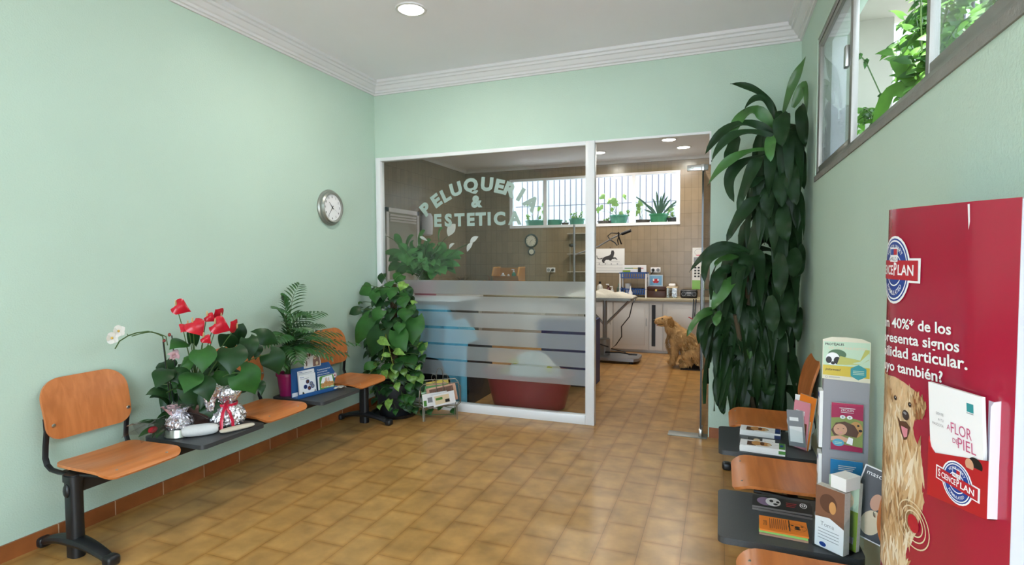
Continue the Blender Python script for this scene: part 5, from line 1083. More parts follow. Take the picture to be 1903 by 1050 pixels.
for s, z in ((.354, 1.1235), (.2905, 1.1239)): p.ell(-s, z, .0085, .0062, TON[5], 6); p.ell(-s, z, .0058, .0048, K_black, 7); p.ell(-s + .0015, z + .0016, .0014, .0014, K_white, 8)
p.ell(-.3065, 1.096, .0145, .0110, pc('ink_nose', '#3a2f30'), 7); p.ell(-.309, 1.100, .007, .003, K_grey, 8)
P2([(.345, 1.085), (.33, 1.076), (.305, 1.082), (.286, 1.074), (.29, 1.06), (.30, 1.043), (.312, 1.038), (.326, 1.052)], K_hair, 6); P2([(.325, 1.067), (.296, 1.068), (.298, 1.05), (.310, 1.044), (.319, 1.054)], K_pink, 7)
for k, r in enumerate((.034, .047, .062)): p.ring(-.262 - .002 * k, .870 - .002 * k, r, r * .80, .0028, K_cream, 8)
p.ell(-.2642, .8688, .021, .019, K_red, 9)
p.poly([(-.118, top(0)), (-.113, 1.50), (-.110, 1.515), (-.112, top(0))], K_white, 3)
p.build('printing', stn, 0)
p = Print(plane_map((.468 - SB[0], 1.148 - SB[1], 0), (.08, .042, 0), (0, 0, 1), (.042, -.08, 0))); p.text('NU', .012, 1.435, .018, K_red, rot=R(12)); p.build('side_lettering', stn, 0)
# leaflet pocket on the display
a_ = Vector((F_(-.192, 1, 0).x, F_(-.192, 1, 0).y, 0)); b_ = Vector((F_(-.028, 1, 0).x, F_(-.028, 1, 0).y, 0)); ux = (b_ - a_).normalized(); un = Vector((ux.y, -ux.x, 0)); un = un if un.x < 0 else -un
pk = thing('tmp', None, None, a_, math.atan2(ux.y, ux.x)); pk.name = 'leaflet_pocket'; pk.parent = stn
PW = (b_ - a_).length; dep = .015; M_pk = mat('pocket_red_card', '#b5202a', .3)
q = MB(); q.prism([(0, .965), (PW, .990), (PW, 1.094), (.02, 1.058), (.008, 1.066), (0, 1.085)], M_pk, lambda X, Y, Z: (X, -dep - Z, Y), .0015)
q.prism([(-dep - .001, .992), (-dep - .001, 1.19), (-dep + .004, 1.198), (0, 1.2), (0, .992)], M_lil, lambda X, Y, Z: (PW + Z, X, Y), .001); q.b2((.01, -.002, 1.0), (PW, 0, 1.195), M_lil); q.add([(0, -dep, .965), (0, .0, .965), (0, .0, 1.12), (0, -dep, 1.085)], [(0, 3, 2, 1)], M_pk); q.add([(0, -dep, .965), (PW, -dep, .99), (PW, 0, .99), (0, 0, .965)], [(0, 1, 2, 3)], M_pk)
q.build('pocket_body', pk, 0)
p = Print(plane_map((0, -dep - .0016, 0), (1, 0, 0), (0, 0, 1), (0, -1, 0))); logo(p, PW * .53, 1.024, .043, .040, .060, .0135, 1); p.build('printing', pk, 0)
cw = PW - .016; la = math.atan2(ux.y, ux.x); lp = a_ + Vector(SB) + ux * .006 - un * 0 + Vector((0, 0, .985)); lp += un * .0115
def f_flor(p, w, h):
    p.rect(0, 0, w, h, K_white); p.rect(w * .74, h - .034, w * .86, h - .018, K_teal); p.rect(w * .74, h - .037, w * .86, h - .0355, K_grey); FL = pc('ink_rose', '#c55b82')
    p.text('A', w * .36, h - .082, .010, FL); p.text('FLOR', w * .44, h - .085, .020, FL, width=w * .38); p.text('DE', w * .47, h - .103, .009, FL); p.text('PIEL', w * .57, h - .109, .020, FL, width=w * .32)
    for k, s in enumerate(('SIENTE', 'A TU', 'MASCOTA')): p.text(s, w * .31, h - .06 - .011 * k, .005, K_grey, align='R')
    p.ell(w * .88, .086, .018, .013, K_black); p.ell(w * .78, .082, .011, .011, K_skin)
leaflet('leaflet', 'white rose-lettered leaflet in the pocket of the red display', cw, .212, .006, lp, (-R(-2.0), R(-2), la), f_flor, M_paper)
# ------------------------------------------------------------------ grooming room: cabinets along the back wall
M_cab = mat('white_cabinet_laminate', '#d5d2cf', .45); M_ctop = mat('cream_worktop', '#b9ae92', .4, var=.06, scale=30); M_dark = mat('dark_gap', '#121216', .5)
CY, CH = 8.50, .80
def cabinet(x0, x1, label, doors):
    t = thing('base_cabinet', label, 'cabinet', ((x0 + x1) / 2, SYB, 0), 0, 'white base cabinets'); w = (x1 - x0) / 2
    q = MB(); q.b2((-w, CY + .02 - SYB, .06), (w, -.006, CH - .001), M_cab); q.b2((-w, CY + .07 - SYB, 0), (w, -.02, .06), M_cab); q.build('body', t, 0)
    n = len(doors); ww = 2 * w / n
    for k, kind in enumerate(doors):
        a, b = -w + ww * k + .006, -w + ww * (k + 1) - .006; y = CY - SYB; q = MB()
        if kind == 'd':
            q.b2((a, y, .05), (b, y + .018, CH - .03), M_cab, .003); q.b2((a + .06, y - .006, .12), (b - .06, y + .006, CH - .10), M_cab, .004)
            d = q.build('door', t, 30); h = MB(); h.tube([(b - .035, y, .42), (b - .035, y - .025, .43), (b - .035, y - .025, .52), (b - .035, y, .53)], .005, M_steel, 6); h.build('handle', d)
        else:
            q.b2((a, y + .005, .05), (b, y + .018, CH - .03), M_cab); q.b2((a + .03, y, .11), (a + .085, y + .008, CH - .06), M_dark); q.build('filler_panel', t, 0)
cabinet(-4.33, -3.2, 'white base cabinet at the far left corner of the grooming room', 'dd'); cabinet(-3.2, -2.1, 'white base cabinet behind the red tub and partition stripes', 'dd')
cabinet(-2.1, -1.0, 'white base cabinet behind the grooming table', 'dd'); cabinet(-1.0, -.80, 'narrow white cabinet section with a dark vertical slot', 'f'); cabinet(-.80, .1, 'white base cabinet behind the sitting golden dog', 'd'); cabinet(.1, .6, 'white base cabinet hidden in the right corner behind the glass door', 'd')
o = MB().b2((-4.33, CY - .02, CH), (.6, SYB, CH + .04), M_ctop, .004).build('worktop'); tag(o, 'long cream worktop on the white cabinets under the barred window', 'worktop')
CT = CH + .04
# things on the worktop
M_or = mat('orange_bin_plastic', '#a9753a', .4)
for k, (z, lab) in enumerate(((CT, 'orange open-front storage bin, lower of two on the worktop'), (CT + .235, 'orange open-front storage bin, upper of two, holding bottles'))):
    t = thing('storage_bin', lab, 'storage bin', (-3.40, 8.80, z), 0, 'stacked orange storage bins'); q = MB(); w = .235
    q.b2((-w, -.15, 0), (w, .17, .012), M_or); q.b2((-w, .16, 0), (w, .17, .22), M_or)
    for e in (-1, 1): q.prism([(-.20, .085), (-.15, 0), (.17, 0), (.17, .225), (-.13, .225)], M_or, lambda X, Y, Z, e=e: (e * (w - .005) + Z - .005, X, Y), .012)
    q.add([(-w, -.15, 0), (w, -.15, 0), (w, -.20, .085), (-w, -.20, .085), (-w, -.142, .006), (w, -.142, .006), (w, -.192, .085), (-w, -.192, .085)], [(0, 1, 2, 3), (4, 7, 6, 5), (3, 2, 6, 7)], M_or); q.build('body', t, 0)
    q = MB()
    for e in (-1, 1): q.tube([(e * (w - .005), -.20, .085), (e * (w - .005), -.13, .225), (e * (w - .005), .17, .225)], .014, mat('orange_bin_rim', '#c08a42', .4), 6)
    q.build('rim', t)
def bottle(label, x, y, z, h, r, m, cap, group=None, capm=None):
    t = thing('bottle', label, 'bottle', (x, y, z), 0, group); q = MB(); q.lathe([(r * .9, 0), (r, .006), (r, h * .62), (r * .75, h * .75), (r * .35, h * .82), (r * .35, h * .86)], m, n=18); q.build('body', t)
    q = MB(); q.lathe([(r * .42, h * .85), (r * .42, h), (0, h)], capm or K_white, n=14)
    if cap == 'pump': q.lathe([(r * .12, h), (r * .12, h * 1.12), (0, h * 1.12)], K_white, n=8); q.box((-.015, 0, h * 1.12), (.045, .014, .012), K_white)
    q.build('cap', t)
W_b = mat('white_bottle', '#c9c8c2', .35); T_b = mat('teal_bottle', '#3f8c76', .3); D_b = mat('dark_red_bottle', '#4d2327', .3)
bottle('small white bottle in the upper orange bin', -3.47, 8.70, CT + .247, .12, .04, W_b, 'cap', 'bottles in the orange bin'); bottle('second white bottle in the upper orange bin, beside the teal one', -3.37, 8.70, CT + .247, .10, .035, W_b, 'cap', 'bottles in the orange bin'); bottle('teal pump bottle in the upper orange bin', -3.28, 8.72, CT + .247, .16, .035, T_b, 'pump', 'bottles in the orange bin')
bottle('white shampoo bottle with dark cap on the worktop', -1.82, 8.80, CT, .235, .048, W_b, 'cap', 'bottles on the worktop', K_black); bottle('dark red bottle between white ones on the worktop', -1.69, 8.84, CT, .17, .038, D_b, 'pump', 'bottles on the worktop', D_b); bottle('short white pump bottle on the worktop', -1.62, 8.80, CT, .14, .03, W_b, 'pump', 'bottles on the worktop'); bottle('pale green bottle at the white mullion on the worktop', -1.93, 8.82, CT, .24, .045, mat('pale_green_bottle', '#9fb79b', .3), 'cap', 'bottles on the worktop'); bottle('grey green jar beside the blue trolley rack', -1.51, 8.86, CT, .20, .05, mat('grey_green_jar', '#5d6b62', .3), 'cap', 'bottles on the worktop', T_b)
y_ = mat('yellow_rubber', '#c79a26', .5)
for x, lab in ((-4.02, 'left of two small yellow figures on the worktop before the corner'), (-3.86, 'right of two small yellow figures on the worktop before the corner')):
    t = thing('ornament', lab, 'ornament', (x, 8.75, CT), 0, 'yellow figures on the worktop'); q = MB(); q.ball((0, 0, .10), (.07, .06, .10), y_, 16); q.build('body', t); q = MB(); q.ball((.03, -.01, .205), (.035, .035, .035), y_, 12); q.build('head', t)
t = thing('potted_cactus', 'small bright green plant in a pot beside the orange bins', 'plant', (-3.06, 8.75, CT)); pot(t, .04, .055, .09, mat('terracotta_pot', '#8c5a3f', .6)); q = MB(); q.tube([(0, 0, .08), (0, 0, .20)], .012, G2, 8)
for k in range(7): w = k * .9; q.leaf((0, 0, .18), (.03 * math.cos(w), .03 * math.sin(w), .22), (.06 * math.cos(w), .06 * math.sin(w), .23), .03, mat('leaf_bright', '#3f9a4c', .4), 'lance', (0, 0, 1))
q.build('stem_and_leaves', t, 60)
t = thing('potted_succulent', 'brown spiky succulent in a white pot left of the yellow figures', 'plant', (-4.20, 8.64, CT)); pot(t, .05, .07, .11, K_white); q = MB()
for k in range(16): w = k * 2.4; e = .08 + .004 * k; q.leaf((0, 0, .10), (e * .5 * math.cos(w), e * .5 * math.sin(w), .22), (e * 1.4 * math.cos(w), e * 1.4 * math.sin(w), .30), .03, mat('leaf_bronze', '#5d4a2c', .5), 'lance', (0, -.4, 1))
q.build('leaves', t, 60)
t = thing('wooden_bowl', 'small brown bowl in front of the orange bins', 'bowl', (-3.72, 8.72, CT)); MB().lathe([(.04, 0), (.085, .05), (.09, .09), (.08, .09), (.07, .05), (0, .02)], K_brn, n=22).build('bowl', t)
# blue two-tier rack
t = thing('tiered_rack', 'blue two-tier plastic rack with white posts on the worktop', 'rack', (-1.27, 8.78, CT)); Bl = mat('blue_basket_plastic', '#1d4f9a', .4); w, d = .20, .13
for e in (-1, 1):
    for s in (-1, 1): q = MB(); q.tube([(e * w, s * d, 0), (e * w, s * d, .37)], .014, K_white, 8); q.build('post', t)
for z in (.05, .30):
    q = MB(); q.b2((-w, -d, z - .005), (w, d, z + .004), Bl); q.b2((-w - .012, -d - .012, z + .07), (w + .012, -d, z + .085), Bl); q.b2((-w - .012, d, z + .07), (w + .012, d + .012, z + .085), Bl)
    for e in (-1, 1): q.b2((e * w - .008, -d - .012, z + .07), (e * w + .008, d + .012, z + .085), Bl)
    for k in range(11): x = -w + .02 + k * (2 * w - .04) / 10; q.box((x, -d - .004, z + .035), (.016, .008, .075), Bl)
    q.build('basket', t, 0)
t = thing('product_carton', 'long white carton with coloured stripe lying on the blue rack', 'box', (-1.26, 8.77, CT + .392)); q = MB(); q.box((0, 0, .055), (.36, .10, .105), K_white); q.build('carton', t, 0)
p = Print(plane_map((-.18, -.051, 0), (1, 0, 0), (0, 0, 1), (0, -1, 0))); p.rect(0, 0, .12, .03, K_lime); p.rect(.03, .055, .16, .068, K_grn); p.rect(.16, .055, .24, .068, K_yel); p.rect(.24, .055, .32, .068, K_red); p.rect(.235, .0, .285, .075, K_black); p.build('printing', t, 0)
t = thing('plastic_tub', 'white tub standing in the lower basket of the blue rack', 'tub', (-1.36, 8.76, CT + .055)); MB().lathe([(.04, 0), (.05, .15), (.053, .16), (.045, .16), (.036, .01), (0, .01)], K_white, n=20).build('tub', t)
t = thing('spray_bottle', 'white pointed bottle in front of the blue rack', 'bottle', (-1.30, 8.60, CT)); MB().lathe([(.03, 0), (.032, .08), (.012, .11), (.006, .18), (0, .18)], K_white, n=16).build('body', t)
for k in range(5):
    t = thing('brush', 'grey brush lying in the lower basket of the blue rack', 'brush', (-1.26 + .034 * k, 8.76, CT + .055), 0, 'brushes in the blue rack')
    MB().box((0, 0, .03), (.018, .14, .05), K_grey, .004).build('handle', t, 0); MB().box((0, .0, .07), (.012, .10, .03), M_dark).build('bristles', t, 0)
t = thing('wooden_chest', 'dark brown wooden chest with a brass catch on the worktop', 'box', (-.92, 8.76, CT)); q = MB(); wd_ = woodmat('dark_walnut', '#3b2018', '#4a2a1f', .4, 'X'); q.box((0, 0, .055), (.28, .18, .11), wd_, .006); q.build('body', t); q = MB(); q.box((0, 0, .14), (.285, .185, .055), wd_, .012); q.build('lid', t); q = MB(); q.box((0, -.094, .115), (.03, .006, .03), mat('brass', '#b08d4a', .3, 1)); q.build('catch', t)
t = thing('picture_frame', 'light framed picture of orange fish on the brown chest', 'picture', (-.94, 8.80, CT + .170), 0, None, (R(-6), 0, 0)); q = MB(); q.box((0, 0, .09), (.215, .012, .18), mat('frame_pale_blue', '#aebfce', .5)); q.build('frame', t, 0)
p = Print(plane_map((-.1075, -.0065, 0), (1, 0, 0), (0, 0, 1), (0, -1, 0))); p.rect(.018, .018, .197, .162, mat('ink_water', '#6d9fc4', .4)); p.ell(.09, .085, .03, .035, K_red); p.ell(.125, .085, .03, .035, K_red); p.ell(.075, .10, .012, .02, K_white); p.ell(.142, .1, .012, .015, K_white); p.build('picture', t, 0)
t = thing('treat_jar', 'clear square jar with dark treats between chest and radio', 'jar', (-.69, 8.78, CT)); q = MB(); q.b2((-.075, -.075, 0), (.075, .075, .004), M_glass); [q.b2(a, b, M_glass) for a, b in (((-.075, -.075, 0), (-.071, .075, .15)), ((.071, -.075, 0), (.075, .075, .15)), ((-.071, -.075, 0), (.071, -.071, .15)), ((-.071, .071, 0), (.071, .075, .15)))]; q.build('jar', t, 0)
q = MB(); q.box((0, 0, .158), (.165, .165, .016), K_cream, .004); q.build('lid', t); q = MB(); rs = random.Random(4)
for k in range(40): q.ball((rs.uniform(-.06, .06), rs.uniform(-.06, .06), rs.uniform(.02, .11)), (.014, .010, .008), (K_hair, K_grey, K_white)[k % 3], 6, (k, k, 0))
tag(q.build('treats', t), kind='stuff')
t = thing('folded_cloth', 'small folded white cloth on the jar lid', 'cloth', (-.69, 8.78, CT + .1662)); q = MB(); q.box((0, 0, .025), (.10, .09, .046), K_white, .015, seg=3); q.build('cloth', t)
t = thing('radio', 'black portable radio at the right end of the worktop', 'radio', (-.44, 8.74, CT)); q = MB(); q.box((0, 0, .065), (.25, .10, .13), M_blackpl, .03, seg=3); q.build('body', t); p = Print(plane_map((-.125, -.0505, 0), (1, 0, 0), (0, 0, 1), (0, -1, 0))); p.ring(.05, .065, .032, .032, .005, K_grey); p.ring(.20, .065, .032, .032, .005, K_grey); p.rect(.09, .07, .16, .095, K_grey); p.rect(.1, .045, .15, .05, K_white); p.build('front', t, 0)
# wall things
def socket(label, x, z, plug):
    t = thing('wall_socket', label, 'socket', (x, SYB, z), 0, 'double wall sockets'); q = MB(); q.box((0, -.006, 0), (.155, .012, .082), K_white, .004); q.build('plate', t)
    for e in (-1, 1): q = MB(); q.lathe([(.020, 0), (.020, .002), (.026, .002)], K_grey, (e * .038, -.012, 0), 18, axis=(0, -1, 0)); q.build('outlet', t)
    if plug:
        c = thing('plug_cable', 'black plug and cable hanging from the ' + plug, 'cable', (x - .038 if plug != 'left wall socket' else x + .038, SYB - .014, z)); q = MB(); q.lathe([(.022, 0), (.020, .035), (.008, .045), (0, .045)], M_blackpl, n=14, axis=(0, -1, 0)); q.build('plug', c)
        q = MB(); q.tube([(0, -.04, 0), (0, -.055, -.03), (-.06, -.05, -.12), (-.10, -.06, -.26), (-.10, -.08, -.40)] if plug != 'left wall socket' else [(0, -.04, 0), (-.03, -.05, -.02), (-.05, -.05, -.15), (-.04, -.06, -.39)], .006, M_blackpl, 6); q.build('cable', c)
socket('double wall socket above the brown chest', -.97, 1.26, 'right wall socket'); socket('double wall socket right of the orange bins', -2.72, 1.255, 'left wall socket')
t = thing('cat_calendar', 'wall calendar with a leaping grey cat on the tiles', 'calendar', (-1.70, SYB - .004, 1.21)); q = MB(); q.b2((-.24, -.004, 0), (.235, .004, .40), M_paper); q.build('sheet', t, 0)
p = Print(plane_map((-.24, -.0042, 0), (1, 0, 0), (0, 0, 1), (0, -1, 0))); gc = pc('ink_cat_grey', '#3d3a3a')
p.poly([(.10, .20), (.12, .165), (.15, .16), (.145, .185), (.17, .215), (.22, .215), (.235, .20), (.26, .205), (.27, .225), (.32, .235), (.355, .21), (.36, .22), (.33, .255), (.29, .255), (.30, .29), (.31, .33), (.295, .375), (.285, .365), (.265, .375), (.255, .345), (.25, .31), (.22, .285), (.16, .27), (.12, .245)], gc)
p.poly([(.115, .25), (.06, .235), (.03, .25), (.02, .29), (.012, .285), (.022, .24), (.05, .222), (.11, .225)], gc)
for x0, x1, y in ((.01, .08, .17), (.10, .2, .16), (.25, .40, .18), (.02, .45, .13), (.02, .45, .08), (.02, .45, .04)): p.rect(x0, y, x1, y + .003, K_grey)
for x in (.05, .15, .25, .35): p.rect(x, .14, x + .02, .155, K_grey)
p.build('printing', t, 0); q = MB(); q.ball((0, -.004, .42), .008, K_black, 8); q.tube([(0, -.002, .40), (0, -.004, .42)], .003, K_black, 5); q.build('pin', t)
t = thing('wall_calendar', 'narrow hanging paper calendar on the tiles behind the glass door', 'calendar', (-.31, SYB - .003, .96)); q = MB(); q.b2((-.10, -.003, .14), (.10, .003, .65), M_paper); q.b2((-.10, -.003, 0), (.10, .003, .14), mat('paper_green', '#8bbf62', .5)); q.build('sheet', t, 0)
p = Print(plane_map((-.10, -.0032, 0), (1, 0, 0), (0, 0, 1), (0, -1, 0))); p.ring(.1, .58, .07, .05, .004, K_grey); p.ell(.1, .53, .05, .012, K_pink); p.rect(.02, .42, .18, .5, K_grey)
for k in range(4):
    for j in range(3): p.rect(.03 + .05 * j, .19 + .045 * k, .06 + .05 * j, .215 + .045 * k, K_black)
p.build('printing', t, 0)
t = thing('pendulum_clock', 'dark-rimmed wall clock with a small lower dial in the grooming room', 'clock', (-3.07, SYB, 1.76)); dk = mat('dark_green_rim', '#26302c', .35)
q = MB(); q.lathe([(.118, 0), (.122, .02), (.112, .034), (.094, .034), (.092, .024), (0, .024)], dk, n=40, axis=(0, -1, 0)); q.box((.0, -.012, -.14), (.07, .022, .06), dk); q.lathe([(.062, 0), (.066, .02), (.055, .03), (.045, .03), (.044, .022), (0, .022)], dk, (.005, 0, -.19), 32, axis=(0, -1, 0)); q.build('case', t)
p = Print(plane_map((0, -.0245, 0), (1, 0, 0), (0, 0, 1), (0, -1, 0)), 4e-4); p.ell(0, 0, .092, .092, mat('dial_cream', '#d6d1bd', .5)); p.ell(.005, -.19, .043, .043, mat('dial_cream', '#d6d1bd', .5), 1)
for k in range(12): a = R(30 * k); p.ell(.078 * math.cos(a), .078 * math.sin(a), .006, .006, K_black, 4, 8)
p.poly([(-.004, 0), (.004, 0), (-.03, -.05), (-.034, -.048)], K_black, 5); p.poly([(0, -.004), (0, .004), (-.002, -.07), (-.006, -.07)], K_black, 6); p.poly([(0, -.003), (.0, .004), (.03, .02), (.03, .015)], K_black, 7); p.rect(-.01, -.20, .02, -.197, K_grey, 6); p.build('dial', t, 0)
t = thing('wall_shelf', 'white wire wall shelves with small things beside the grooming pole', 'shelf', (-2.18, SYB, 1.2)); q = MB(); wr = mat('white_wire', '#a8a091', .5)
for z in (.02, .32, .66): MB().b2((-.22, -.14, z), (.24, -.001, z + .012), wr).build('shelf_board', t, 0)
for x in (-.2, .22): MB().b2((x - .006, -.012, 0), (x + .006, -.001, .68), wr).build('upright', t, 0)
t = thing('hanging_tool', 'small red and black tool hanging beside the white wall shelves', 'tool', (-2.28, SYB - .15, 1.55)); q = MB(); q.tube([(0, 0, .13), (0, -.01, .1), (.02, -.02, -.13)], .01, K_red, 6); q.ball((-.04, 0, .12), (.05, .03, .03), M_blackpl, 10); q.tube([(0, .15, .14), (0, 0, .13)], .006, M_blackpl, 6); q.build('tool_body', t)
t = thing('hanging_towel', 'white towel roll hanging on the tiled side wall by the door', 'towel', (SXL + .02, 7.45, 1.98)); q = MB(); q.lathe([(.05, -.17), (.08, -.15), (.09, 0), (.085, .12), (.06, .17), (.0, .18)], mat('towel_white', '#cfcdd6', .9, bump=.4, bscale=60), (.09, 0, 0), 22); q.build('towel', t)
q = MB(); q.b2((-.02, -.03, -.1), (.03, .03, .22), M_steel); q.tube([(.0, 0, .2), (.09, 0, .2), (.09, 0, .16)], .008, M_steel, 6); q.build('bracket', t, 0)

# ------------------------------------------------------------------ grooming table
t = thing('grooming_table', 'steel grooming table with hydraulic column and flat base plate', 'table', (-1.53, 7.75, 0))
def part(q, n, s=30): return q.build(n, t, s)
M_hyd = mat('grey_steel', '#9c9c9e', .4, .5); GT = .905
q = MB(); q.prism(rrect(-.62, -.28, .42, .28, .03), mat('steel_table_top', '#9b9a95', .4, .3), lambda X, Y, Z: (X, Y, Z + GT - .032), .032); part(q, 'table_top')
q = MB(); q.lathe([(.032, .28), (.032, GT - .03)], M_hyd, n=18); part(q, 'column'); q = MB(); q.lathe([(.075, .05), (.075, .30), (.06, .315), (.032, .32)], M_hyd, n=24); part(q, 'hydraulic_cylinder')
for e in (-1, 1): q = MB(); q.tube([(.02 * e, 0, .52), (.36 * e, 0, GT - .035)], .018, M_hyd, 8); part(q, 'strut')
q = MB(); q.prism([(-.46, -.24), (.44, -.24), (.50, -.16), (.50, .16), (.44, .24), (-.46, .24)], M_hyd, lambda X, Y, Z: (X, Y, Z + .035), .04); part(q, 'base_plate', 0)
for x in (-.38, .40):
    for y in (-.17, .17): q = MB(); q.lathe([(.02, 0), (.025, .035), (0, .035)], M_blackpl, (x, y, 0), 12); part(q, 'foot')
q = MB(); q.tube([(0, -.06, .12), (.22, -.12, .14), (.38, -.16, .13)], .010, M_blackpl, 6); q.box((.42, -.17, .13), (.12, .05, .02), M_blackpl, .006); part(q, 'pump_pedal')
q = MB(); q.tube([(-.49, .16, GT - .05), (-.49, .16, 1.95)], .016, M_hyd, 10); q.tube([(-.49, .16, 1.50), (-.12, .10, 1.62), (.10, .06, 1.74), (.24, .02, 1.80)], .011, M_hyd, 8); part(q, 'grooming_arm')
q = MB(); q.tube([(.23, .03, 1.79), (.36, .0, 1.835)], .022, M_blackpl, 8); part(q, 'arm_end')
def loopcord(name, label, pts, r=.008):
    c = thing(name, label, 'grooming loop', (0, 0, 0)); P = [Vector(p) for p in pts]; c.location = P[0]; q = MB(); q.tube([p - P[0] for p in P], r, M_blackpl, 6); q.build('cord', c); return c
loopcord('grooming_loop', 'black grooming noose hanging in a loop from the arm', [(-1.36, 7.80, 1.801), (-1.45, 7.79, 1.809), (-1.50, 7.78, 1.765), (-1.46, 7.78, 1.710), (-1.39, 7.78, 1.666), (-1.37, 7.78, 1.633), (-1.345, 7.78, 1.644), (-1.36, 7.78, 1.699), (-1.345, 7.79, 1.754), (-1.335, 7.80, 1.806)])
loopcord('grooming_loop', 'straight black strap of the grooming noose hanging at the arm end', [(-1.345, 7.76, 1.820), (-1.34, 7.76, 1.754), (-1.30, 7.76, 1.644)], .010)
loopcord('power_cable', 'black cable curling from the table top down to the pedal', [(-1.08, 7.60, GT - .01), (-1.10, 7.46, .84), (-1.14, 7.46, .66), (-1.25, 7.48, .52), (-1.25, 7.50, .38), (-1.33, 7.52, .26), (-1.40, 7.54, .20), (-1.2, 7.55, .16)], .008)
loopcord('power_cable', 'black cable hanging left of the table column behind the mullion', [(-1.78, 7.5, GT - .035), (-1.75, 7.46, .6), (-1.70, 7.46, .40), (-1.58, 7.5, .27), (-1.44, 7.55, .22)], .008)
t = thing('towel', 'crumpled white fluffy towel lying on the grooming table', 'towel', (-1.56, 7.72, GT)); q = MB()
q.grid(lambda u, v: (.46 * (u - .5) * 1.9 + .02 * math.sin(v * 9), .22 * (2 * v - 1), .012 + (.105 * max(0, math.sin(PI * min(1, u * .9 + .1))) ** .7) * math.sin(PI * v) ** .6 * (.8 + .2 * math.sin(u * 19 + v * 7)) if 0 < u < 1 and 0 < v < 1 else .002), 40, 16, mat('towel_cream', '#c7c2b4', .95, bump=.6, bscale=50)); q.build('cloth', t, 60)

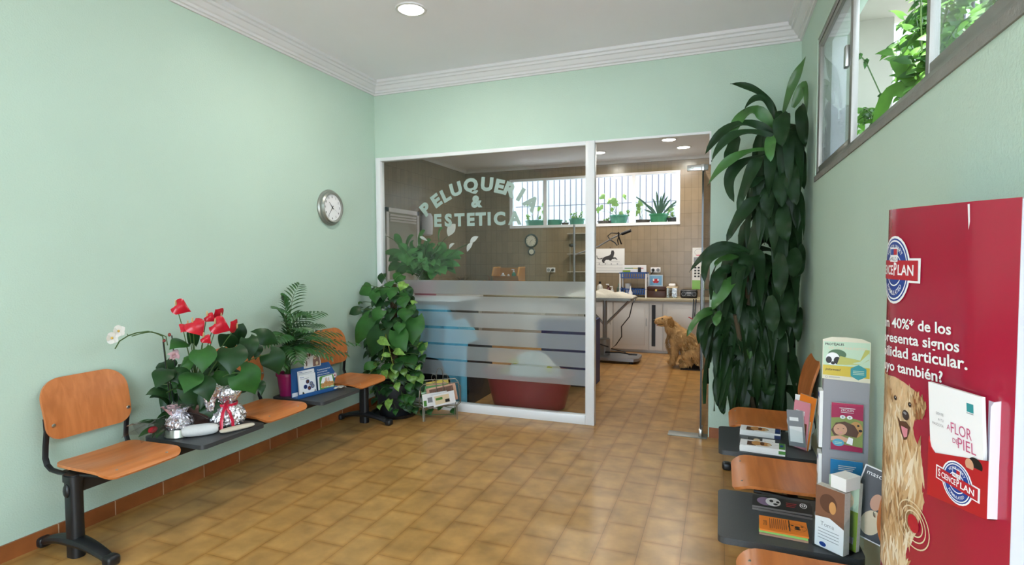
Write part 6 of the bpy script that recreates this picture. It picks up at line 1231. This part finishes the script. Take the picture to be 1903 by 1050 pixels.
# ------------------------------------------------------------------ golden dog
M_fur = mat('golden_fur', '#bb925e', .85, var=.30, scale=11, bump=.9, bscale=38); M_furl = mat('golden_fur_pale', '#c9a26c', .85, var=.25, scale=14, bump=.8, bscale=40); M_furd = mat('golden_fur_ear', '#a1763f', .85, var=.2, scale=14, bump=.8, bscale=40)
def dog():
    t = thing('golden_retriever', 'golden retriever sitting in profile by the white cabinets', 'dog', (-.46, 7.6, .012))
    V = [((.16, 0, .17), .145), ((.09, 0, .29), .150), ((-.04, 0, .37), .150), ((-.115, 0, .47), .115), ((-.165, 0, .555), .088), ((-.215, 0, .605), .080), ((-.285, -.008, .594), .054), ((-.335, -.012, .586), .042), ((-.370, -.014, .584), .032)]
    E = [(i, i + 1) for i in range(8)]
    for s in (-1, 1):
        k = len(V); V += [((-.10, .085 * s, .34), .075), ((-.095, .09 * s, .22), .056), ((-.115, .085 * s, .10), .040), ((-.125, .085 * s, .035), .038), ((-.175 - .02 * s, .088 * s, .026), .030)]; E += [(2, k), (k, k + 1), (k + 1, k + 2), (k + 2, k + 3), (k + 3, k + 4)]
        k = len(V); V += [((.14, .125 * s, .17), .115), ((.02, .155 * s, .17), .075), ((.10, .16 * s, .06), .045), ((.0, .16 * s, .032), .036), ((-.045, .16 * s, .026), .030)]; E += [(0, k), (k, k + 1), (k + 1, k + 2), (k + 2, k + 3), (k + 3, k + 4)]
    k = len(V); V += [((.28, .03, .07), .05), ((.38, .06, .045), .045), ((.50, .02, .035), .03)]; E += [(0, k), (k, k + 1), (k + 1, k + 2)]
    me = bpy.data.meshes.new('body'); me.from_pydata([v[0] for v in V], E, []); o = bpy.data.objects.new('body', me); COL.objects.link(o); o.parent = t
    sk = o.modifiers.new('skin', 'SKIN'); sk.use_smooth_shade = True
    for i, v in enumerate(V): me.skin_vertices[0].data[i].radius = (v[1], v[1]); me.skin_vertices[0].data[i].use_root = (i == 0)
    ss = o.modifiers.new('sub', 'SUBSURF'); ss.levels = ss.render_levels = 3
    tx = bpy.data.textures.new('fur', 'CLOUDS'); tx.noise_scale = .035; dm = o.modifiers.new('fur', 'DISPLACE'); dm.texture = tx; dm.strength = .028; dm.mid_level = .5
    me.materials.append(M_fur)
    q = MB()
    for k in range(150):      # feathering on chest, neck and belly
        rs = random.Random(k); z = rs.uniform(.20, .52); y = rs.uniform(-.10, .10); x = -.165 - .05 * math.sin((z - .2) / .32 * PI) * (1 - (y / .13) ** 2) + .35 * y * y * 10 * .1; a = Vector((x + .03, y, z)); b = a + Vector((-.035 + rs.uniform(-.01, .02), rs.uniform(-.02, .02), -.075))
        q.leaf(a, (a + b) / 2 + Vector((-.016, 0, 0)), b, .022, M_furl if k % 2 else M_fur, 'lance', (-1, 0, .2), -.3, 4)
    for k in range(130):
        rs = random.Random(900 + k); x = rs.uniform(-.02, .24); z = rs.uniform(.08, .36) - max(0, x - .1) * .4; a = Vector((x, -.135 - rs.uniform(0, .02), z + .02)); b = a + Vector((.03, -.012, -.06)); q.leaf(a, (a + b) / 2 + Vector((0, -.012, 0)), b, .026, (M_fur, M_furl, M_furd)[k % 3], 'lance', (0, -1, .2), -.3, 4)
    bpy.context.view_layer.update(); ev = o.evaluated_get(bpy.context.evaluated_depsgraph_get()); me2 = ev.to_mesh(); rs = random.Random(77)
    F = [(p.center.copy(), p.normal.copy()) for p in me2.polygons]; ev.to_mesh_clear()
    for c, n in rs.sample(F, min(len(F), 3200)):
        if c.z < .05 or c.x < -.24: continue
        fl = Vector((.35, 0, -1)) if c.z > .3 else Vector((.1, 0, -1))
        d = fl - n * fl.dot(n)
        if d.length < .1: continue
        d.normalize(); L = rs.uniform(.03, .055); a = c - n * .004; b = c + d * L + n * rs.uniform(.004, .014) + Vector((0, rs.uniform(-.01, .01), 0)); q.leaf(a, (a + b) / 2 + n * .006, b, .008, rs.choice((M_fur, M_fur, M_fur, M_furl)), 'lance', n, -.2, 3)
    q.build('fur_feathering', t, 60)
    for s in (-1, 1):
        q = MB(); q.ball((-.150, s * .078 - .004, .578), (.042, .016, .066), M_furd, 16, (s * .12, -.25, 0)); q.ball((-.162, s * .066 - .004, .625), (.034, .018, .026), M_furd, 14, (0, -.3, 0)); q.build('ear', t, 60)
        q = MB(); q.ball((-.262, s * .041 - .004, .628), (.011, .009, .011), K_black, 10); q.build('eye', t)
    q = MB(); q.ball((-.368, -.014, .600), (.018, .02, .015), K_black, 12); q.build('nose', t)
    q = MB(); q.tube([(-.215, -.008, .545), (-.27, -.011, .535), (-.318, -.013, .538)], [.034, .027, .018], M_furl, 10, flat=(1, .6)); q.build('lower_jaw', t)
    q = MB(); q.tube([(-.225, -.0105, .556), (-.29, -.0115, .550), (-.325, -.013, .552)], [.036, .030, .02], mat('mouth_dark', '#2a1719', .5), 10, flat=(1.05, .35)); q.build('mouth', t)
    q = MB(); q.tube([(-.26, -.012, .553), (-.315, -.013, .550), (-.333, -.015, .528)], [.018, .018, .013], mat('tongue_pink', '#b86a70', .4), 8, flat=(1, .4)); q.build('tongue', t)
    t.rotation_euler = (0, 0, R(6)); t.scale = (1.0, 1.0, 1.0)
dog()
t = thing('dog_mat', 'thin dark mat under the sitting dog', 'mat', (-.30, 7.66, 0)); MB().b2((-.17, -.28, 0), (.42, .30, .012), mat('rubber_mat', '#1e1b1c', .8)).build('mat', t, 0)
t = thing('dog_leash', 'black leash with a red clip hanging from the worktop edge', 'leash', (-.34, CY - .035, CT)); q = MB(); q.tube([(-.02, 0, .004), (-.02, -.008, -.02), (-.03, -.008, -.26), (-.045, -.008, -.36), (-.03, -.008, -.385), (-.012, -.008, -.34), (0, -.008, -.2), (.012, -.008, -.02), (.012, .0, .004)], .009, M_blackpl, 6); q.build('strap', t); q = MB(); q.tube([(-.09, -.01, -.26), (-.03, -.02, -.29), (.02, -.012, -.25)], .008, K_red, 6); q.build('clip', t)

# ------------------------------------------------------------------ just behind the partition glass
t = thing('red_tub', 'big oval red plastic tub on the floor behind the glass', 'tub', (-1.75, 5.06, 0)); M_tub = mat('red_tub_plastic', '#8e2330', .38)
MB().lathe([(.32, 0), (.345, .012), (.385, .16), (.415, .30), (.43, .33), (.445, .335), (.445, .35), (.415, .352), (.40, .33), (.365, .15), (.33, .03), (0, .03)], M_tub, n=48, sx=1.05, sy=.68).build('tub', t)
def bag(name, label, cat, c, r, m, seed, extra=None):
    t = thing(name, label, cat, c); rs = random.Random(seed); ph = [rs.uniform(0, 6) for _ in range(4)]
    q = MB(); q.grid(lambda u, v: (r[0] * math.sin(v * PI) * math.cos(2 * PI * u) * (1 + .12 * math.sin(5 * PI * 2 * u / 2 + ph[0])), r[1] * math.sin(v * PI) * math.sin(2 * PI * u) * (1 + .1 * math.sin(8 * PI * u + ph[1])), r[2] * (1 - math.cos(v * PI)) / 2 * (1 + .10 * math.sin(6 * PI * u + ph[2]))), 36, 18, m); q.build('bag', t, 50)
    if extra: extra(t)
    return t
film_w = mat('white_sack', '#dcdcd6', .4)
def sackprint(t):
    q = MB()
    for x, z in ((-.17, .30), (.10, .16), (.17, .24)): q.ball((x, -.155 + abs(x) * .25, z), (.05, .02, .03), mat('sack_yellow', '#c3bd2c', .4), 10)
    q.build('yellow_print', t)
bag('food_sack', 'white plastic sack with yellow marks piled in the red tub', 'bag', (-1.68, 5.06, .16), (.27, .17, .36), film_w, 5, sackprint)
bag('towel_bundle', 'yellowish towels stuffed in the left of the red tub', 'towel', (-1.96, 5.06, .14), (.15, .15, .22), mat('towel_straw', '#b9ab72', .9), 9)
t = thing('covered_stand', 'dark stand behind the glass carrying the peace lily', 'stand', (-2.80, 5.14, 0)); q = MB(); nv = mat('navy_cabinet', '#23262f', .5); q.b2((-.40, -.30, 0), (.50, .30, .62), nv); q.build('cabinet', t, 0); MB().b2((-.36, -.26, .62), (.36, .26, 1.03), mat('grey_crate', '#5b5a58', .6)).build('upper_box', t, 0); MB().b2((-.40, -.30, 1.03), (.40, .30, 1.06), K_white).build('top_board', t, 0)
t = thing('blue_cloth', 'sky blue cloth draped over the dark stand beside the red tub', 'cloth', (-2.80, 5.14, 0)); bc = mat('blue_cloth', '#6fbcdc', .8); q = MB()
def drape(u, v):
    x = -.42 + .93 * u; L = .56 + .05 * math.sin(u * 9) + (.30 if u > .80 else 0) * min(1, (u - .80) / .06 if u > .80 else 0)
    if v < .25: return (x, -.02 - .30 * v / .25 + .0, .985 - .36 * max(0, (u - .72) / .28) + .004)
    f = (v - .25) / .75; return (x + .02 * f * math.sin(u * 30), -.325 - .018 * (1 + math.sin(u * 34 + f * 2)) * min(1, f * 3), .985 - .36 * max(0, (u - .72) / .28) - L * f)
q.sheet(lambda u, v: drape(u, v), 70, 16, .004, bc); q.build('cloth', t, 60)
t = thing('plastic_crate', 'navy blue crate behind the right end of the frosted stripes', 'crate', (-1.62, 6.2, 0)); q = MB(); nb = mat('navy_crate', '#22306e', .5); q.b2((-.3, -.2, 0), (.3, .2, .02), nb)
for a, b in (((-.3, -.2, 0), (-.28, .2, .75)), ((.28, -.2, 0), (.3, .2, .75)), ((-.28, -.2, 0), (.28, -.18, .75)), ((-.28, .18, 0), (.28, .2, .75))): q.b2(a, b, nb)
q.build('body', t, 0)

# ------------------------------------------------------------------ pots on the ledge outside the grooming room window
M_tp = mat('teal_plastic_pot', '#4c8a72', .45); M_gp = mat('green_plastic_pot', '#2f7a4e', .4); M_bp = mat('brown_pot', '#5c4a44', .6); LG = mat('leaf_backlit', '#74904a', .5, trans=.35)
def ledge_pot(label, x, r, h, m, sq=None, group='pots outside the barred window'):
    t = thing('potted_plant', label, 'plant', (x, SYB + .34, c0 - .02), 0, group); pot(t, r * .78, r, h + .05, m); return t
def sprigs(t, n, h, spread, seed, w=.06, z0=.08, kind='heart', mt=None):
    rs = random.Random(seed); f = MB(); s = MB()
    for k in range(n):
        e = Vector((rs.uniform(-spread, spread), rs.uniform(-.05, .05), z0 + rs.uniform(.2, 1) * h)); P = arc3((rs.uniform(-.03, .03), 0, z0), e, (0, 0, .03), 5); s.tube(P, .0025, G_stem, 4)
        b = e + Vector((rs.uniform(-1, 1) * w * .8, -.02, rs.uniform(-.6, .3) * w)); f.leaf(e, (e + b) / 2 + Vector((0, -.01, .01)), b, w, mt or LG, kind, (0, -1, .3), .1, 6)
    f.build('leaves', t, 60); s.build('stems', t)
t = ledge_pot('pale trough pot at the left end outside the barred window', -3.12, .17, .12, M_tp); sprigs(t, 9, .5, .2, 1, .09)
t = ledge_pot('teal pot under the first window post outside the bars', -2.76, .14, .12, M_tp); sprigs(t, 2, .06, .05, 2, .03)
t = ledge_pot('tiny dark pot with a sprig outside the barred window', -2.56, .06, .07, M_bp); sprigs(t, 3, .07, .03, 3, .04)
t = ledge_pot('teal pot with a bushy yellow green plant outside the bars', -2.35, .13, .13, M_tp); sprigs(t, 26, .17, .09, 4, .05, .12)
t = ledge_pot('teal pot with round backlit leaves right of the mullion', -1.62, .15, .17, M_tp); sprigs(t, 13, .42, .33, 5, .12, .16)
t = ledge_pot('brown bowl pot left of the round-leaved plant', -1.86, .12, .08, M_bp); sprigs(t, 4, .1, .1, 6, .05)
t = ledge_pot('brown low pot behind the right window post', -1.22, .12, .08, M_bp); sprigs(t, 5, .45, .12, 12, .10)
t = ledge_pot('green pot with a spiky aloe outside the bars', -.96, .15, .17, M_gp); q = MB(); q.build
f = MB(); al = mat('aloe_green', '#3c5c49', .5)
for k, (dx, dz) in enumerate(((-.42, .36), (-.25, .12), (-.10, .30), (-.04, .42), (.04, .34), (.10, .40), (.2, .28), (.36, .27), (.28, .18), (-.2, .20), (.05, .2), (.15, .33))): f.leaf((dx * .1, 0, .18), (dx * .55, -.01, .18 + dz * .62), (dx, -.03, .18 + dz), .035, al, 'lance', (0, -1, .3), .3, 7)
f.build('leaves', t, 60)
t = ledge_pot('dark pot with thin leaves at the right end outside the bars', -.72, .11, .10, mat('dark_pot', '#2a2a2c', .5)); sprigs(t, 14, .22, .1, 8, .05, .1, 'lance')

# ------------------------------------------------------------------ plants outside the high right window
LB1 = mat('leaf_sunlit', '#4f7d2a', .5, var=.3, scale=12, trans=.3); LB2 = mat('leaf_sunlit_dark', '#345c22', .5, var=.3, scale=12, trans=.22); LZ = WZ0 - .02
def vine_pot(label, x, y, r, h, m, name='vine_plant'):
    t = thing(name, label, 'plant', (x, y, LZ), 0, 'plants in the right window box'); pot(t, r * .8, r, h, m); return t
def climbing(t, n, seed, box, w=.06, z0=.15):
    rs = random.Random(seed); f = MB(); s = MB()
    for k in range(n):
        e = Vector([rs.uniform(a, b) for a, b in box]); P = arc3((rs.uniform(-.04, .04), rs.uniform(-.04, .04), z0), e, (rs.uniform(-.05, .05), 0, .12), 8); s.tube(P, .003, G_stem, 4)
        for p in P[2:]:
            for j in range(2):
                d = Vector((rs.uniform(-1, 1), rs.uniform(-1, 1), rs.uniform(-.9, .2))).normalized() * w * rs.uniform(.6, 1.2); a = p + d * .25; b = a + d; f.leaf(a, (a + b) / 2 + Vector((0, 0, .008)), b, w * .62, rs.choice((LB1, LB1, LB2)), 'heart', (-.6, -.6, .5), .15, 5)
    f.build('leaves', t, 60); s.build('stems', t)
t = vine_pot('leafy climbing plant in a woven brown basket pot in the open window', .88, 3.05, .13, .20, mat('woven_basket', '#6e4a33', .8, var=.3, scale=30, bump=.6, bscale=40)); climbing(t, 34, 21, ((-.05, .2), (-.35, .55), (.25, .98)), .075, .18)
f = MB(); f.leaf((-.02, .0, .2), (-.12, .10, .30), (-.16, .22, .04), .08, LB1, 'strap', (-.6, -.8, .3), .25, 10); f.leaf((.02, -.02, .2), (-.08, .1, .45), (-.02, .22, .50), .09, LB1, 'strap', (-.6, -.6, .3), .25, 10); f.build('broad_leaves', t, 60)
t = vine_pot('thin trailing vine in a maroon pot at the far side of the open window', .86, 3.42, .09, .12, mat('maroon_pot', '#5c2530', .3)); climbing(t, 9, 22, ((-.12, .05), (-.15, .55), (.02, .45)), .055, .11)
f = MB(); s = MB()
for P in ([(0, .0, .1), (-.02, .25, .42), (-.05, .50, .70), (-.06, .62, .78)], [(0, .05, .1), (-.05, .3, .12), (-.08, .5, .06), (-.1, .62, -.0)]):
    s.tube(P, .004, G_stem, 5)
    for p in P[1:]:
        for k in range(4): p_ = Vector(p); d = Vector((rnd(-.4, .2), rnd(-.6, .6), rnd(-1, .1))) * .05; f.leaf(p_, p_ + d * .5 + Vector((0, 0, .006)), p_ + d, .032, LB2, 'heart', (-.6, -.6, .4), .1, 5)
f.build('trailing_leaves', t, 60); s.build('trailing_stems', t)
for k, y in enumerate((2.40,)):
    t = vine_pot('bushy plant right of the basket pot, behind the second window post', .92, y, .13, .18, M_bp); climbing(t, 13, 30 + k, ((-.1, .18), (-.3, .3), (.2, .9)), .075, .16)
# trees beyond the garden side
def tree(label, x, y, z, r, n, seed):
    t = thing('tree', label, 'tree', (x, y, -.12), 0, 'trees outside the right window'); rs = random.Random(seed); q = MB(); q.tube([(0, 0, 0), (.1, .05, z * .5), (0, 0, z)], [.14, .11, .05], mat('bark', '#4b3d30', .9, bump=.4, bscale=20), 10); q.build('trunk', t); f = MB()
    for k in range(n):
        while True:
            d = Vector((rs.uniform(-1, 1), rs.uniform(-1, 1), rs.uniform(-1, 1)))
            if .2 < d.length < 1: break
        p = Vector((0, 0, z)) + d * r; e = Vector((rs.uniform(-1, 1), rs.uniform(-1, 1), rs.uniform(-.8, .4))).normalized() * .16; f.leaf(p, p + e * .5 + Vector((0, 0, .02)), p + e, .085, rs.choice((LB1, LB2, LB2)), 'lance', (rs.uniform(-1, 1), rs.uniform(-1, 1), .6), .1, 4)
    f.build('foliage', t, 60)
tree('leafy green tree straight outside the open high window', 3.4, 7.4, 3.0, 1.6, 1300, 41); tree('leafy green tree further right outside the high window', 5.4, 4.4, 3.0, 1.6, 1000, 42)
